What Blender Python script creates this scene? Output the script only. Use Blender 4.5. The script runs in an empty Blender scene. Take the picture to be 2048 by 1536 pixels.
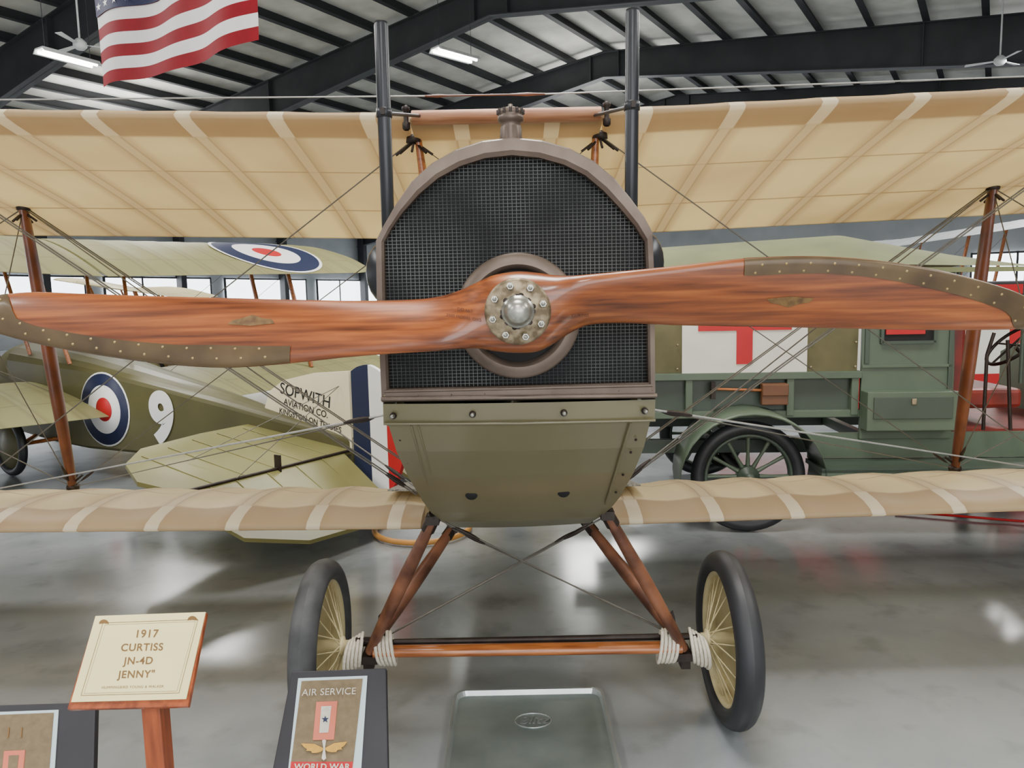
import bpy, math, random
from mathutils import Vector, Matrix
random.seed(3)
scene=bpy.context.scene
COL=scene.collection
V=Vector
# ------------------------------------------------------------------ camera
F=1490.0; CAM=V((0,0,1.64)); PITCH=math.atan(168/1490.0); ROLL=0.021
f0=V((0,math.cos(PITCH),-math.sin(PITCH))); u0=V((0,math.sin(PITCH),math.cos(PITCH))); r0=V((1,0,0))
cr=r0*math.cos(ROLL)-u0*math.sin(ROLL); cu=u0*math.cos(ROLL)+r0*math.sin(ROLL)
cam=bpy.data.cameras.new("camera"); cam.sensor_width=36; cam.lens=F/2048*36; cam.clip_end=300
co=bpy.data.objects.new("camera",cam); COL.objects.link(co)
M=Matrix((cr,cu,-f0)).transposed().to_4x4(); M.translation=CAM; co.matrix_world=M
scene.camera=co
def ray(px,py): return f0+cr*((px-1024)/F)+cu*((768-py)/F)
def P(px,py,Y):
    d=ray(px,py); return CAM+d*(Y/d.y)
def PZ(px,py,z):
    d=ray(px,py); return CAM+d*((z-CAM.z)/d.z)
def PP(px,py,o,n):
    d=ray(px,py); return CAM+d*((o-CAM).dot(n)/d.dot(n))
# ------------------------------------------------------------------ materials
def C(r,g,b):
    def l(x):
        x/=255.0
        return x/12.92 if x<=0.04045 else ((x+0.055)/1.055)**2.4
    return (l(r),l(g),l(b),1)
def newmat(name):
    m=bpy.data.materials.new(name); m.use_nodes=True
    nt=m.node_tree; return m,nt,nt.nodes["Principled BSDF"]
def mat(name,col,rough=.5,metal=0,var=.12,scale=6,col2=None,bump=0,stretch=None,coat=0,detail=6,lo=.3,hi=.7,transl=0,emis=0,mid=None):
    m,nt,b=newmat(name); N=nt.nodes; L=nt.links
    tc=N.new("ShaderNodeTexCoord"); mp=N.new("ShaderNodeMapping"); no=N.new("ShaderNodeTexNoise")
    L.new(tc.outputs["Object"],mp.inputs["Vector"]); L.new(mp.outputs[0],no.inputs["Vector"])
    if stretch: mp.inputs["Scale"].default_value=stretch
    no.inputs["Scale"].default_value=scale; no.inputs["Detail"].default_value=detail
    rp=N.new("ShaderNodeValToRGB"); rp.color_ramp.elements[0].position=lo; rp.color_ramp.elements[1].position=hi
    if col2 is None: col2=tuple(max(0,c*(1-var*2)) for c in col[:3])+(1,)
    rp.color_ramp.elements[0].color=col2; rp.color_ramp.elements[1].color=col
    if mid:
        e=rp.color_ramp.elements.new((lo+hi)/2); e.color=mid
    L.new(no.outputs["Fac"],rp.inputs["Fac"]); L.new(rp.outputs[0],b.inputs["Base Color"])
    b.inputs["Roughness"].default_value=rough; b.inputs["Metallic"].default_value=metal
    b.inputs["Coat Weight"].default_value=coat; b.inputs["Coat Roughness"].default_value=.12
    if bump:
        bp=N.new("ShaderNodeBump"); bp.inputs["Strength"].default_value=bump; bp.inputs["Distance"].default_value=.01
        L.new(no.outputs["Fac"],bp.inputs["Height"]); L.new(bp.outputs[0],b.inputs["Normal"])
    if transl:
        tr=N.new("ShaderNodeBsdfTranslucent"); L.new(rp.outputs[0],tr.inputs[0])
        mx=N.new("ShaderNodeMixShader"); mx.inputs[0].default_value=transl
        out=N["Material Output"]; L.new(b.outputs[0],mx.inputs[1]); L.new(tr.outputs[0],mx.inputs[2]); L.new(mx.outputs[0],out.inputs[0])
    if emis:
        L.new(rp.outputs[0],b.inputs["Emission Color"]); b.inputs["Emission Strength"].default_value=emis
    return m
def fabric(name,base,tan,tape,spacing,chord,transl=.35,spar_shade=True,blot=.4):
    m,nt,b=newmat(name); N=nt.nodes; L=nt.links
    tc=N.new("ShaderNodeTexCoord"); sp=N.new("ShaderNodeSeparateXYZ"); L.new(tc.outputs["Object"],sp.inputs[0])
    def math_(op,a,bv=None,cv=None):
        n=N.new("ShaderNodeMath"); n.operation=op
        for i,x in enumerate((a,bv,cv)):
            if x is None: continue
            if isinstance(x,(int,float)): n.inputs[i].default_value=x
            else: L.new(x,n.inputs[i])
        return n.outputs[0]
    def mix(f,a,bb):
        n=N.new("ShaderNodeMix"); n.data_type='RGBA'
        L.new(f,n.inputs[0])
        for k,x in ((6,a),(7,bb)):
            if isinstance(x,tuple): n.inputs[k].default_value=x
            else: L.new(x,n.inputs[k])
        return n.outputs[2]
    no=N.new("ShaderNodeTexNoise"); no.inputs["Scale"].default_value=1.1; no.inputs["Detail"].default_value=5; L.new(tc.outputs["Object"],no.inputs["Vector"])
    nf=N.new("ShaderNodeMapRange"); L.new(no.outputs["Fac"],nf.inputs[0]); nf.inputs[1].default_value=.42; nf.inputs[2].default_value=.75
    c0=mix(nf.outputs[0],base,tuple(base[i]*(1-blot)+tan[i]*blot for i in range(3))+(1,))
    fx=math_('FRACT',math_('MULTIPLY',sp.outputs[0],1/spacing))
    d=math_('ABSOLUTE',math_('SUBTRACT',fx,.5))
    y=sp.outputs[1]
    if spar_shade:
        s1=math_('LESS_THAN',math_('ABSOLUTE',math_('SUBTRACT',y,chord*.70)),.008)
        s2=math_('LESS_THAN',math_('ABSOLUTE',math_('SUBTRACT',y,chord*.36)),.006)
        c0=mix(math_('MULTIPLY',math_('MAXIMUM',s1,s2),.75),c0,tan)  # spar stitching and spar shadow through the fabric, painted as brown lines
    rb=math_('LESS_THAN',d,.085)
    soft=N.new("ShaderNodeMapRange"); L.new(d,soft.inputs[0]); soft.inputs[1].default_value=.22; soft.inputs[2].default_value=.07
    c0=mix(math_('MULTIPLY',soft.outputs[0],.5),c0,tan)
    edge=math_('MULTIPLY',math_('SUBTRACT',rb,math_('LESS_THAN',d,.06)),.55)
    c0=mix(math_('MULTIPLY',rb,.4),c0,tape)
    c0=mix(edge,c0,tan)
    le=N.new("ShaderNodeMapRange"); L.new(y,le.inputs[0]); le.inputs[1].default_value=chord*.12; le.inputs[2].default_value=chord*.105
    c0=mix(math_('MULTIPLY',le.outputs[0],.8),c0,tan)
    le2=math_('MULTIPLY',le.outputs[0],rb)
    c0=mix(math_('MULTIPLY',le2,.8),c0,tape)
    L.new(c0,b.inputs["Base Color"]); b.inputs["Roughness"].default_value=.45
    b.inputs["Specular IOR Level"].default_value=.35
    tr=N.new("ShaderNodeBsdfTranslucent"); L.new(c0,tr.inputs[0])
    mx=N.new("ShaderNodeMixShader"); mx.inputs[0].default_value=transl
    L.new(b.outputs[0],mx.inputs[1]); L.new(tr.outputs[0],mx.inputs[2]); L.new(mx.outputs[0],N["Material Output"].inputs[0])
    return m
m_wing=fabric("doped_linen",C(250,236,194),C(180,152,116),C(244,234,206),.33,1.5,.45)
m_wing2=fabric("khaki_linen",C(164,160,112),C(134,128,88),C(176,172,128),.36,1.5,.3)
m_wing3=fabric("cream_linen",C(240,232,190),C(206,184,130),C(240,232,200),.4,1.5,.3)
m_wing4=fabric("silver_linen",C(222,226,228),C(180,186,190),C(232,234,234),.4,1.5,.2)
m_prop=mat("varnished_propeller_wood",C(172,98,44),.33,col2=C(76,36,14),mid=C(132,68,28),scale=3,stretch=(1.1,10,26),coat=.4,lo=.28,hi=.74,detail=11)
m_strut=mat("varnished_strut_wood",C(124,68,38),.35,col2=C(76,36,18),scale=5,coat=.3)
m_strut2=mat("light_varnished_wood",C(180,108,54),.35,col2=C(116,60,26),scale=4,stretch=(1.5,18,18),coat=.3)
m_gearwood=mat("taped_strut_wood",C(136,88,62),.45,col2=C(78,46,32),scale=7,lo=.35,hi=.62)
m_cs=mat("centre_section_wood",C(206,152,116),.5,col2=C(160,102,74),scale=5,stretch=(1,10,10))
m_sheath=mat("brown_copper_sheath",C(104,84,54),.38,.35,col2=C(70,54,34),scale=9,coat=.2)
m_rivet=mat("brass_rivet",C(176,150,100),.4,.5)
m_steel=mat("worn_hub_steel",C(160,144,116),.45,.5,col2=C(98,84,62),scale=40,lo=.4,hi=.6,bump=.15)
m_nut=mat("polished_nut_steel",C(172,170,160),.32,.8)
m_shell=mat("aged_bronze_radiator_shell",C(118,104,92),.42,.45,col2=C(88,74,64),scale=8)
m_grid=mat("radiator_core_wire",C(116,120,116),.6,.1,col2=C(46,48,49),scale=5,lo=.36,hi=.66)
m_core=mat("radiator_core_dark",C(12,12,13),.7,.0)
m_dark=mat("dark_void",C(12,11,10),.7)
m_olive=mat("glossy_olive_paint",C(112,105,76),.3,col2=C(100,94,67),scale=2,coat=.35)
m_black=mat("black_enamel",C(42,44,48),.35,.2,scale=10)
m_iron=mat("dark_iron",C(54,44,38),.5,.4,col2=C(36,26,22),scale=20)
m_rubber=mat("aged_rubber",C(80,81,82),.6,col2=C(46,47,49),scale=9)
m_rubber2=mat("black_rubber",C(40,41,44),.5,scale=9)
m_cream=mat("cream_paint",C(216,202,154),.45)
m_rope=mat("white_shock_cord",C(226,218,198),.8,scale=60,bump=.4)
m_cable=mat("steel_cable",C(104,100,92),.4,.5,scale=40)
m_cable_l=mat("bright_steel_cable",C(180,178,172),.35,.6,scale=40)
m_emblem=mat("faded_emblem",C(124,94,50),.45,col2=C(80,56,28),scale=60)
m_stamp=mat("dark_stamp_ink",C(66,26,10),.5)
m_brownink=mat("brown_ink",C(126,92,44),.5)
m_plate=mat("cream_plate",C(248,232,168),.35,var=.03,coat=.3)
m_white=mat("white_paint",C(236,236,232),.5,var=.03)
m_red=mat("signal_red",C(184,20,26),.55,var=.05)
m_blue=mat("deep_blue",C(22,32,66),.5,var=.05)
m_flagred=mat("flag_red",C(140,12,30),.75,var=.08,transl=.25)
m_flagwhite=mat("flag_white",C(232,230,230),.75,var=.03,transl=.3)
m_flagblue=mat("flag_blue",C(22,28,68),.75,var=.05)
m_khaki=mat("khaki_doped_paint",C(90,86,50),.5,col2=C(76,72,42),scale=2,coat=.05)
m_khakil=mat("light_khaki_paint",C(126,122,72),.5,col2=C(112,108,60),scale=2,coat=.05)
m_finc=mat("cream_fin_paint",C(240,228,194),.4,var=.04)
m_ink=mat("black_ink",C(20,20,22),.5)
m_truck=mat("sage_green_paint",C(86,100,82),.42,col2=C(76,90,73),scale=3)
m_truckd=mat("dark_sage_paint",C(66,78,66),.45,col2=C(56,68,57),scale=3)
m_canvas=mat("olive_canvas",C(108,102,70),.8,col2=C(90,86,58),scale=5,bump=.3)
m_canvasw=mat("white_canvas",C(226,222,210),.8,var=.05,bump=.2)
m_roof=mat("faded_canvas_roof",C(120,124,84),.75,col2=C(104,108,74),scale=3)
m_leather=mat("brown_leather",C(104,66,40),.5)
m_redleather=mat("red_brown_leather",C(136,44,34),.45,col2=C(92,32,26),scale=8)
m_blackboard=mat("black_board",C(40,38,44),.55,col2=C(30,29,34))
m_postwood=mat("red_stained_wood",C(168,84,42),.35,col2=C(112,50,26),scale=4,stretch=(14,14,1.5),coat=.3)
m_fixt=mat("fixture_white",C(225,228,228),.5)
m_tube=mat("fluorescent_tube",C(255,255,250),.5,var=.01,emis=14)
m_steelbeam=mat("grey_steel_primer",C(58,60,63),.6,col2=C(46,48,51),scale=1.5)
m_purlin=mat("dark_purlin_steel",C(44,46,50),.6,scale=2)
m_ceil=mat("white_insulation",C(222,222,214),.8,col2=C(186,186,180),scale=1.2,bump=.3)
m_wall=mat("pale_metal_siding",C(190,194,196),.6,col2=C(164,169,172),scale=.6)
m_glass=mat("daylight_glazing",C(245,250,255),.3,var=.01,emis=5)
m_pan=mat("galvanised_steel",C(156,166,162),.42,.5,col2=C(114,126,122),scale=2.5,lo=.35,hi=.7)
m_panrim=mat("bright_galvanised_rim",C(200,206,204),.25,.7)
m_olivecloth=mat("olive_wool",C(122,106,80),.9,scale=50,bump=.3)
m_poster=mat("pale_blue_mount",C(188,204,208),.6,var=.03)
m_salmon=mat("salmon_felt",C(214,116,90),.8)
m_goldthread=mat("gold_thread",C(206,156,54),.6,scale=60)
m_silverthread=mat("silver_thread",C(206,200,184),.6,scale=60)
m_orange=mat("orange_hoop_wood",C(206,146,70),.5)
m_walk=mat("grey_walkway_mesh",C(150,146,132),.6,col2=C(96,94,84),scale=90,lo=.45,hi=.55)
def floor_mat():
    m,nt,b=newmat("polished_concrete"); N=nt.nodes; L=nt.links
    tc=N.new("ShaderNodeTexCoord")
    n1=N.new("ShaderNodeTexNoise"); n1.inputs["Scale"].default_value=.8; n1.inputs["Detail"].default_value=7; n1.inputs["Roughness"].default_value=.55; n1.inputs["Distortion"].default_value=.4
    n2=N.new("ShaderNodeTexNoise"); n2.inputs["Scale"].default_value=5; n2.inputs["Detail"].default_value=8
    L.new(tc.outputs["Object"],n1.inputs["Vector"]); L.new(tc.outputs["Object"],n2.inputs["Vector"])
    r=N.new("ShaderNodeValToRGB"); r.color_ramp.elements[0].position=.3; r.color_ramp.elements[1].position=.7
    r.color_ramp.elements[0].color=C(120,126,129); r.color_ramp.elements[1].color=C(160,165,167)
    L.new(n1.outputs["Fac"],r.inputs["Fac"])
    r2=N.new("ShaderNodeValToRGB"); r2.color_ramp.elements[0].position=.28; r2.color_ramp.elements[1].position=.46
    r2.color_ramp.elements[0].color=(.7,.7,.7,1); r2.color_ramp.elements[1].color=(1,1,1,1)
    L.new(n2.outputs["Fac"],r2.inputs["Fac"])
    mx=N.new("ShaderNodeMix"); mx.data_type='RGBA'; mx.blend_type='MULTIPLY'; mx.inputs[0].default_value=.75
    L.new(r.outputs[0],mx.inputs[6]); L.new(r2.outputs[0],mx.inputs[7]); L.new(mx.outputs[2],b.inputs["Base Color"])
    rr=N.new("ShaderNodeMapRange"); rr.inputs[3].default_value=.10; rr.inputs[4].default_value=.22
    L.new(n1.outputs["Fac"],rr.inputs[0]); L.new(rr.outputs[0],b.inputs["Roughness"])
    b.inputs["Specular IOR Level"].default_value=1.0
    return m
m_floor=floor_mat()
# ------------------------------------------------------------------ mesh builder
def frame(axis):
    a=axis.normalized(); t=V((0,0,1)) if abs(a.z)<.9 else V((1,0,0))
    u=t.cross(a).normalized(); return a,u,a.cross(u)
class MB:
    def __init__(s): s.v=[];s.f=[];s.mi=[];s.sm=[];s.mats=[]
    def add(s,vs,fs,m,smooth=False):
        if m not in s.mats: s.mats.append(m)
        k=len(s.v); i=s.mats.index(m)
        s.v+= [V(p) for p in vs]
        for f in fs: s.f.append([k+j for j in f]); s.mi.append(i); s.sm.append(smooth)
        return s
    def box(s,c,size,m,R=None):
        c=V(c); x,y,z=[a/2 for a in size]
        vs=[V((a*x,b*y,d*z)) for a in(-1,1) for b in(-1,1) for d in(-1,1)]
        if R is not None: vs=[R@p for p in vs]
        return s.add([c+p for p in vs],[(0,1,3,2),(4,6,7,5),(0,4,5,1),(2,3,7,6),(0,2,6,4),(1,5,7,3)],m)
    def tube(s,pts,r,m,seg=10,caps=True,ell=None,ref=None,smooth=True):
        pts=[V(p) for p in pts]; n=len(pts)
        rs=r if isinstance(r,(list,tuple)) else [r]*n
        vs=[];fs=[]
        t0=(pts[1]-pts[0]).normalized()
        if ref is not None:
            u=V(ref)-t0*V(ref).dot(t0); u.normalize()
        else: _,u,_w=frame(t0)
        pt=t0
        for i in range(n):
            if i==0: t=t0
            elif i==n-1: t=(pts[-1]-pts[-2]).normalized()
            else: t=((pts[i+1]-pts[i]).normalized()+(pts[i]-pts[i-1]).normalized()).normalized()
            q=pt.rotation_difference(t); u=q@u; u=(u-t*u.dot(t)).normalized(); w=t.cross(u); pt=t
            for k in range(seg):
                a=2*math.pi*k/seg; ea,eb=(1,1) if ell is None else ell
                vs.append(pts[i]+(u*math.cos(a)*ea+w*math.sin(a)*eb)*rs[i])
        for i in range(n-1):
            for k in range(seg):
                a=i*seg+k;b=i*seg+(k+1)%seg
                fs.append((a,b,b+seg,a+seg))
        s.add(vs,fs,m,smooth)
        if caps:
            s.add(vs[:seg],[tuple(range(seg))[::-1]],m); s.add(vs[-seg:],[tuple(range(seg))],m)
        return s
    def ring(s,c,axis,R,r,m,seg=32,ts=8,ell=(1,1)):
        a,u,w=frame(V(axis)); c=V(c); vs=[];fs=[]
        for i in range(seg):
            t=2*math.pi*i/seg; d=u*math.cos(t)*ell[0]+w*math.sin(t)*ell[1]
            for k in range(ts):
                p=2*math.pi*k/ts; vs.append(c+d*(R+r*math.cos(p))+a*(r*math.sin(p)))
        for i in range(seg):
            for k in range(ts):
                j=(i+1)%seg; l=(k+1)%ts
                fs.append((i*ts+k,j*ts+k,j*ts+l,i*ts+l))
        return s.add(vs,fs,m,True)
    def lathe(s,prof,c,axis,m,seg=32,smooth=True):
        a,u,w=frame(V(axis)); c=V(c); vs=[];fs=[]; n=len(prof)
        for i in range(seg):
            t=2*math.pi*i/seg; d=u*math.cos(t)+w*math.sin(t)
            for (r,h) in prof: vs.append(c+d*max(r,1e-5)+a*h)
        for i in range(seg):
            j=(i+1)%seg
            for k in range(n-1): fs.append((i*n+k,j*n+k,j*n+k+1,i*n+k+1))
        return s.add(vs,fs,m,smooth)
    def prism(s,poly,vec,m,smooth=False):
        poly=[V(p) for p in poly]; vec=V(vec); n=len(poly)
        vs=poly+[p+vec for p in poly]
        fs=[tuple(range(n)),tuple(range(n,2*n))[::-1]]+[(i,i+n,(i+1)%n+n,(i+1)%n) for i in range(n)]
        return s.add(vs,fs,m,smooth)
    def grid(s,rows,m,closed=False,smooth=True):
        n=len(rows[0]); vs=[p for r in rows for p in r]; fs=[]
        for i in range(len(rows)-1):
            for k in range(n if closed else n-1):
                l=(k+1)%n; fs.append((i*n+k,i*n+l,(i+1)*n+l,(i+1)*n+k))
        return s.add(vs,fs,m,smooth)
    def strip(s,outer,inner,m,closed=True):
        n=len(outer); vs=list(outer)+list(inner); rng=range(n if closed else n-1)
        return s.add(vs,[(i,(i+1)%n,(i+1)%n+n,i+n) for i in rng],m)
    def make(s,name,parent=None,world=True,M=None,bevel=0,label=None,cat=None,kind=None):
        me=bpy.data.meshes.new(name); me.from_pydata([tuple(p) for p in s.v],[],s.f)
        for m in s.mats: me.materials.append(m)
        for i,p in enumerate(me.polygons): p.material_index=s.mi[i]; p.use_smooth=s.sm[i]
        me.validate(); me.update()
        import bmesh
        bm=bmesh.new(); bm.from_mesh(me); bmesh.ops.recalc_face_normals(bm,faces=bm.faces[:]); bm.to_mesh(me); bm.free()
        o=bpy.data.objects.new(name,me); COL.objects.link(o)
        if M is not None: o.matrix_basis=M
        if parent is not None:
            o.parent=parent
            if world: o.matrix_parent_inverse=parent.matrix_basis.inverted()
        if bevel:
            b=o.modifiers.new("bevel",'BEVEL'); b.width=bevel; b.segments=2; b.limit_method='ANGLE'
        if label: o["label"]=label
        if cat: o["category"]=cat
        if kind: o["kind"]=kind
        return o
def root(name,label,cat,loc=(0,0,0),rz=0,group=None):
    o=bpy.data.objects.new(name,None); COL.objects.link(o); o.empty_display_size=.1
    o.matrix_basis=Matrix.Translation(V(loc))@Matrix.Rotation(rz,4,'Z')
    o["label"]=label; o["category"]=cat
    if group: o["group"]=group
    return o
def text(body,M,m,name,parent=None,world=True,size=1,extrude=0,spacing=1,shear=0,bold=0):
    cu_=bpy.data.curves.new("t",'FONT'); cu_.body=body; cu_.size=size; cu_.align_x='CENTER'; cu_.align_y='CENTER'
    cu_.extrude=extrude; cu_.space_character=spacing; cu_.shear=shear; cu_.offset=bold
    o=bpy.data.objects.new("t",cu_); COL.objects.link(o)
    bpy.context.view_layer.update()
    dg=bpy.context.evaluated_depsgraph_get()
    me=bpy.data.meshes.new_from_object(o.evaluated_get(dg)); bpy.data.objects.remove(o)
    me.transform(M); me.materials.clear(); me.materials.append(m); me.name=name
    ob=bpy.data.objects.new(name,me); COL.objects.link(ob)
    if parent is not None:
        ob.parent=parent
        if world: ob.matrix_parent_inverse=parent.matrix_basis.inverted()
    return ob
def mat4(x,y,z,o):
    m=Matrix((x,y,z)).transposed().to_4x4(); m.translation=o; return m
def cat_interp(xs,ys,x):
    if x<=xs[0]: return ys[0]
    if x>=xs[-1]: return ys[-1]
    for i in range(len(xs)-1):
        if xs[i]<=x<=xs[i+1]: break
    h=xs[i+1]-xs[i]; t=(x-xs[i])/h
    def sl(j):
        if j<=0: return (ys[1]-ys[0])/(xs[1]-xs[0])
        if j>=len(xs)-1: return (ys[-1]-ys[-2])/(xs[-1]-xs[-2])
        return (ys[j+1]-ys[j-1])/(xs[j+1]-xs[j-1])
    m0=sl(i)*h; m1=sl(i+1)*h
    return (2*t**3-3*t*t+1)*ys[i]+(t**3-2*t*t+t)*m0+(-2*t**3+3*t*t)*ys[i+1]+(t**3-t*t)*m1
# ------------------------------------------------------------------ building
YAW=math.radians(33)
B1=V((-.3,19.7,0)); D_=V((math.sin(YAW),math.cos(YAW),0)); R_=V((math.cos(YAW),-math.sin(YAW),0))
HR=9.8; SL=.11
def BW(u,v,z): return B1+D_*u+R_*v+V((0,0,z))
def roofz(v): return HR-SL*abs(v)
U0,U1,V0,V1=-34,22,-24,26
fl=MB(); fl.add([BW(U0,V0,0),BW(U1,V0,0),BW(U1,V1,0),BW(U0,V1,0)],[(0,1,2,3)],m_floor); fl.make("floor",kind="structure")
ce=MB()
for a,b in((V0,0),(0,V1)):
    ce.prism([BW(U0,a,roofz(a)),BW(U1,a,roofz(a)),BW(U1,b,roofz(b)),BW(U0,b,roofz(b))],(0,0,.1),m_ceil)
ce.make("ceiling",kind="structure")
tn=[0]
def trim(mb):
    tn[0]+=1; return mb.make("trim_%d"%tn[0],kind="structure")
v=V0+.6
Rb=Matrix((D_,R_,V((0,0,1)))).transposed()
while v<V1:
    mb=MB(); c=BW((U0+U1)/2,v,roofz(v)-.13); mb.box(c,(U1-U0,.05,.25),m_purlin,Rb)
    c2=BW((U0+U1)/2,v+.06,roofz(v)-.25); mb.box(c2,(U1-U0,.16,.02),m_purlin,Rb); trim(mb)
    v+=1.3
u=-32.5
while u<U1:
    for sgn in(-1,1):
        ve=V0 if sgn<0 else V1
        mb=MB()
        def dep(v): return .8+.035*abs(v)*1.0
        a,b=0,ve
        A=[(a,roofz(a)-.26),(b,roofz(b)-.26),(b,roofz(b)-.26-dep(b)),(a,roofz(a)-.26-dep(a))]
        mb.prism([BW(u-.01,x,z) for x,z in A],D_*.02,m_steelbeam)
        for z0 in(0,1):
            zz=lambda x:roofz(x)-.26-(dep(x) if z0 else 0.02)
            mb.prism([BW(u-.15,a,zz(a)),BW(u-.15,b,zz(b)),BW(u-.15,b,zz(b)+.025),BW(u-.15,a,zz(a)+.025)],D_*.3,m_steelbeam)
        for q in(.02,.35,.7):
            x=b*q; mb.box(BW(u,x,roofz(x)-.26-dep(x)/2),(.28,.03,dep(x)),m_steelbeam,Rb)
        zt=roofz(ve)-.3
        mb.box(BW(u,ve-sgn*.35,zt/2),(.3,.5,zt),m_steelbeam,Rb)
        trim(mb)
    u+=6.5
def wallbox(name,a,b,h):
    mb=MB(); mb.prism([a,b,b+V((0,0,h)),a+V((0,0,h))],(a-b).cross(V((0,0,1))).normalized()*.2,m_wall); return mb.make(name,kind="structure")
wallbox("wall_left",BW(U0,V0,0),BW(U1,V0,0),roofz(V0))
wallbox("wall_right",BW(U1,V1,0),BW(U0,V1,0),roofz(V1))
mb=MB(); mb.prism([BW(U1,V0,0),BW(U1,V1,0),BW(U1,V1,roofz(V1)),BW(U1,0,HR),BW(U1,V0,roofz(V0))],D_*.2,m_wall); mb.make("wall_far",kind="structure")
wn=0
def window(c,w,h,ax,nrm):
    global wn; wn+=1
    mb=MB(); R3=Matrix((ax,nrm,V((0,0,1)))).transposed()
    mb.box(c,(w,.04,h),m_glass,R3)
    for k in(-.5,-.17,.17,.5): mb.box(c+ax*(w*k),(.08,.1,h+.1),m_steelbeam,R3)
    for k in(-.5,.5): mb.box(c+V((0,0,h*k)),(w,.1,.08),m_steelbeam,R3)
    mb.make("window_%d"%wn,kind="structure")
for i in range(8): window(BW(-30+i*6.5+3,V0+.14,2.0),5.6,2.2,D_,R_)
for i in range(7): window(BW(U1-.14,-20+i*6.5,2.2),5.0,2.0,R_,D_)
# ------------------------------------------------------------------ Biplane in front (main subject)
J=root("biplane","vintage wood and fabric training biplane with wooden propeller","airplane",(0.015,2.72,0))
XS=[-70,-50,0,60,150,300,450,590,700,800,870,920,960,990,1033,1075,1110,1140,1180,1250,1350,1450,1500,1600,1700,1800,1900,2000,2048,2100,2128]
YT=[618,600,589,584,587,592,596,600,603,603,599,586,564,550,543,546,552,555,552,544,533,521,517,514,518,529,548,575,594,620,636]
YB=[634,652,666,682,700,722,733,724,712,703,698,693,695,702,706,703,684,662,645,644,650,653,654,656,658,660,661,660,658,650,642]
YP=1.70
def prop_ab(x):
    yt=cat_interp(XS,YT,x); yb=cat_interp(XS,YB,x)
    A=P(x,yt,YP); B=P(x,yb,YP)
    r=(x-1033); ar=abs(r)
    off=cat_interp([0,60,120,200,400,800,1100],[0,.02,.055,.05,.036,.02,.008],ar)*(1 if r>0 else -1)
    A.y-=off; B.y+=off
    T=cat_interp([0,60,120,200,400,800,1100],[.062,.056,.04,.03,.02,.012,.006],ar)
    return A,B,T
def prop_pt(x,c,front=True,extra=0):
    A,B,T=prop_ab(x); d=B-A; n=V((0,-1,0)); n=(n-d*(n.dot(d)/d.dot(d))).normalized()
    s=math.sqrt(max(0,1-(2*c-1)**2))
    h=T*s**.85+extra
    return A+d*c+n*(h if front else -h*.55)
pr=root("propeller","two-bladed varnished wooden propeller with metal-sheathed tips","propeller",P(1033,622,YP))
del pr["category"]
pr.parent=J; pr.matrix_parent_inverse=J.matrix_basis.inverted()
mb=MB(); rows=[]
x=-70
xs=[]
while x<2128: xs.append(x); x+= 9
xs.append(2128)
NN=28
for x in xs:
    row=[]
    for k in range(NN):
        th=2*math.pi*k/NN; c=(1-math.cos(th))/2
        row.append(prop_pt(x,c,th<=math.pi))
    rows.append(row)
mb.grid(rows,m_prop,True)
mb.add(rows[0],[tuple(range(NN))],m_prop); mb.add(rows[-1],[tuple(range(NN))],m_prop)
def ch(parent,mb,name,**k): return mb.make(name,parent,True,**k)
def chp(mb,name,**k):
    o=mb.make(name,None,**k); o.parent=pr; o.matrix_parent_inverse=pr.matrix_basis.inverted(); return o
chp(mb,"blade",label="varnished laminated wooden blades")
def sheath(xa,xb,bx,bf,top):
    mb=MB(); rows=[]; n=12; x=xa; L=[]
    step=10
    while x<=xb: L.append(x); x+=step
    for side in(True,False):
        rows=[]
        for x in L:
            f=max(.02,min(1,cat_interp(bx,bf,x)))
            row=[]
            for k in range(n+1):
                q=(k/n)**1.6*f
                c=q if top else 1-q
                row.append(prop_pt(x,c,side,.0025))
            rows.append(row)
        mb.grid(rows,m_sheath)
    x=xa+22
    while x<xb-25:
        f=cat_interp(bx,bf,x)
        for q in (.82*f,.35*f) :
            if q<.05: continue
            c=q if top else 1-q
            p=prop_pt(x,c,True,.003)
            mb.lathe([(0,.0015),(.0026,.001),(.0034,-.001)],p,(0,-1,0),m_rivet,8)
            x+=13
        x+=22
    chp(mb,"metal_sheath",label="riveted brown metal leading-edge sheath")
sheath(1478,2128,[1478,1500,1700,1900,1980,2015,2035,2130],[.2,.21,.21,.33,.45,.6,.98,1],True)
sheath(-70,592,[-70,12,22,40,130,350,450,592],[1,1,.75,.42,.3,.27,.29,.22],False)
hc=P(1035,622,YP); hy=hc.y-.064
mb=MB(); mb.lathe([(0,-.014),(.066,-.014),(.072,-.010),(.073,0),(.073,.012)],(hc.x,hy,hc.z),(0,1,0),m_steel,48)
for k in range(6):
    a=2*math.pi*k/6+.3; mb.lathe([(0,-.0015),(.005,-.0015),(.006,0)],(hc.x+.035*math.cos(a),hy-.014,hc.z+.035*math.sin(a)),(0,1,0),m_iron,10)
chp(mb,"hub_plate",label="round worn steel hub plate")
for k in range(8):
    a=2*math.pi*k/8+.28; p=V((hc.x+.057*math.cos(a),hy-.012,hc.z+.057*math.sin(a)))
    mb=MB(); mb.lathe([(0,-.014),(.0075,-.014),(.0085,-.012),(.0085,0)],p,(0,1,0),m_nut,6,False)
    mb.lathe([(0,-.024),(.0045,-.023),(.005,-.013)],p,(0,1,0),m_nut,10); chp(mb,"hub_bolt")
mb=MB(); mb.lathe([(0,-.052),(.012,-.051),(.022,-.045),(.027,-.035),(.029,-.02),(.034,-.016),(.036,-.014),(.036,0)],(hc.x,hy-.014,hc.z),(0,1,0),m_nut,32)
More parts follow.
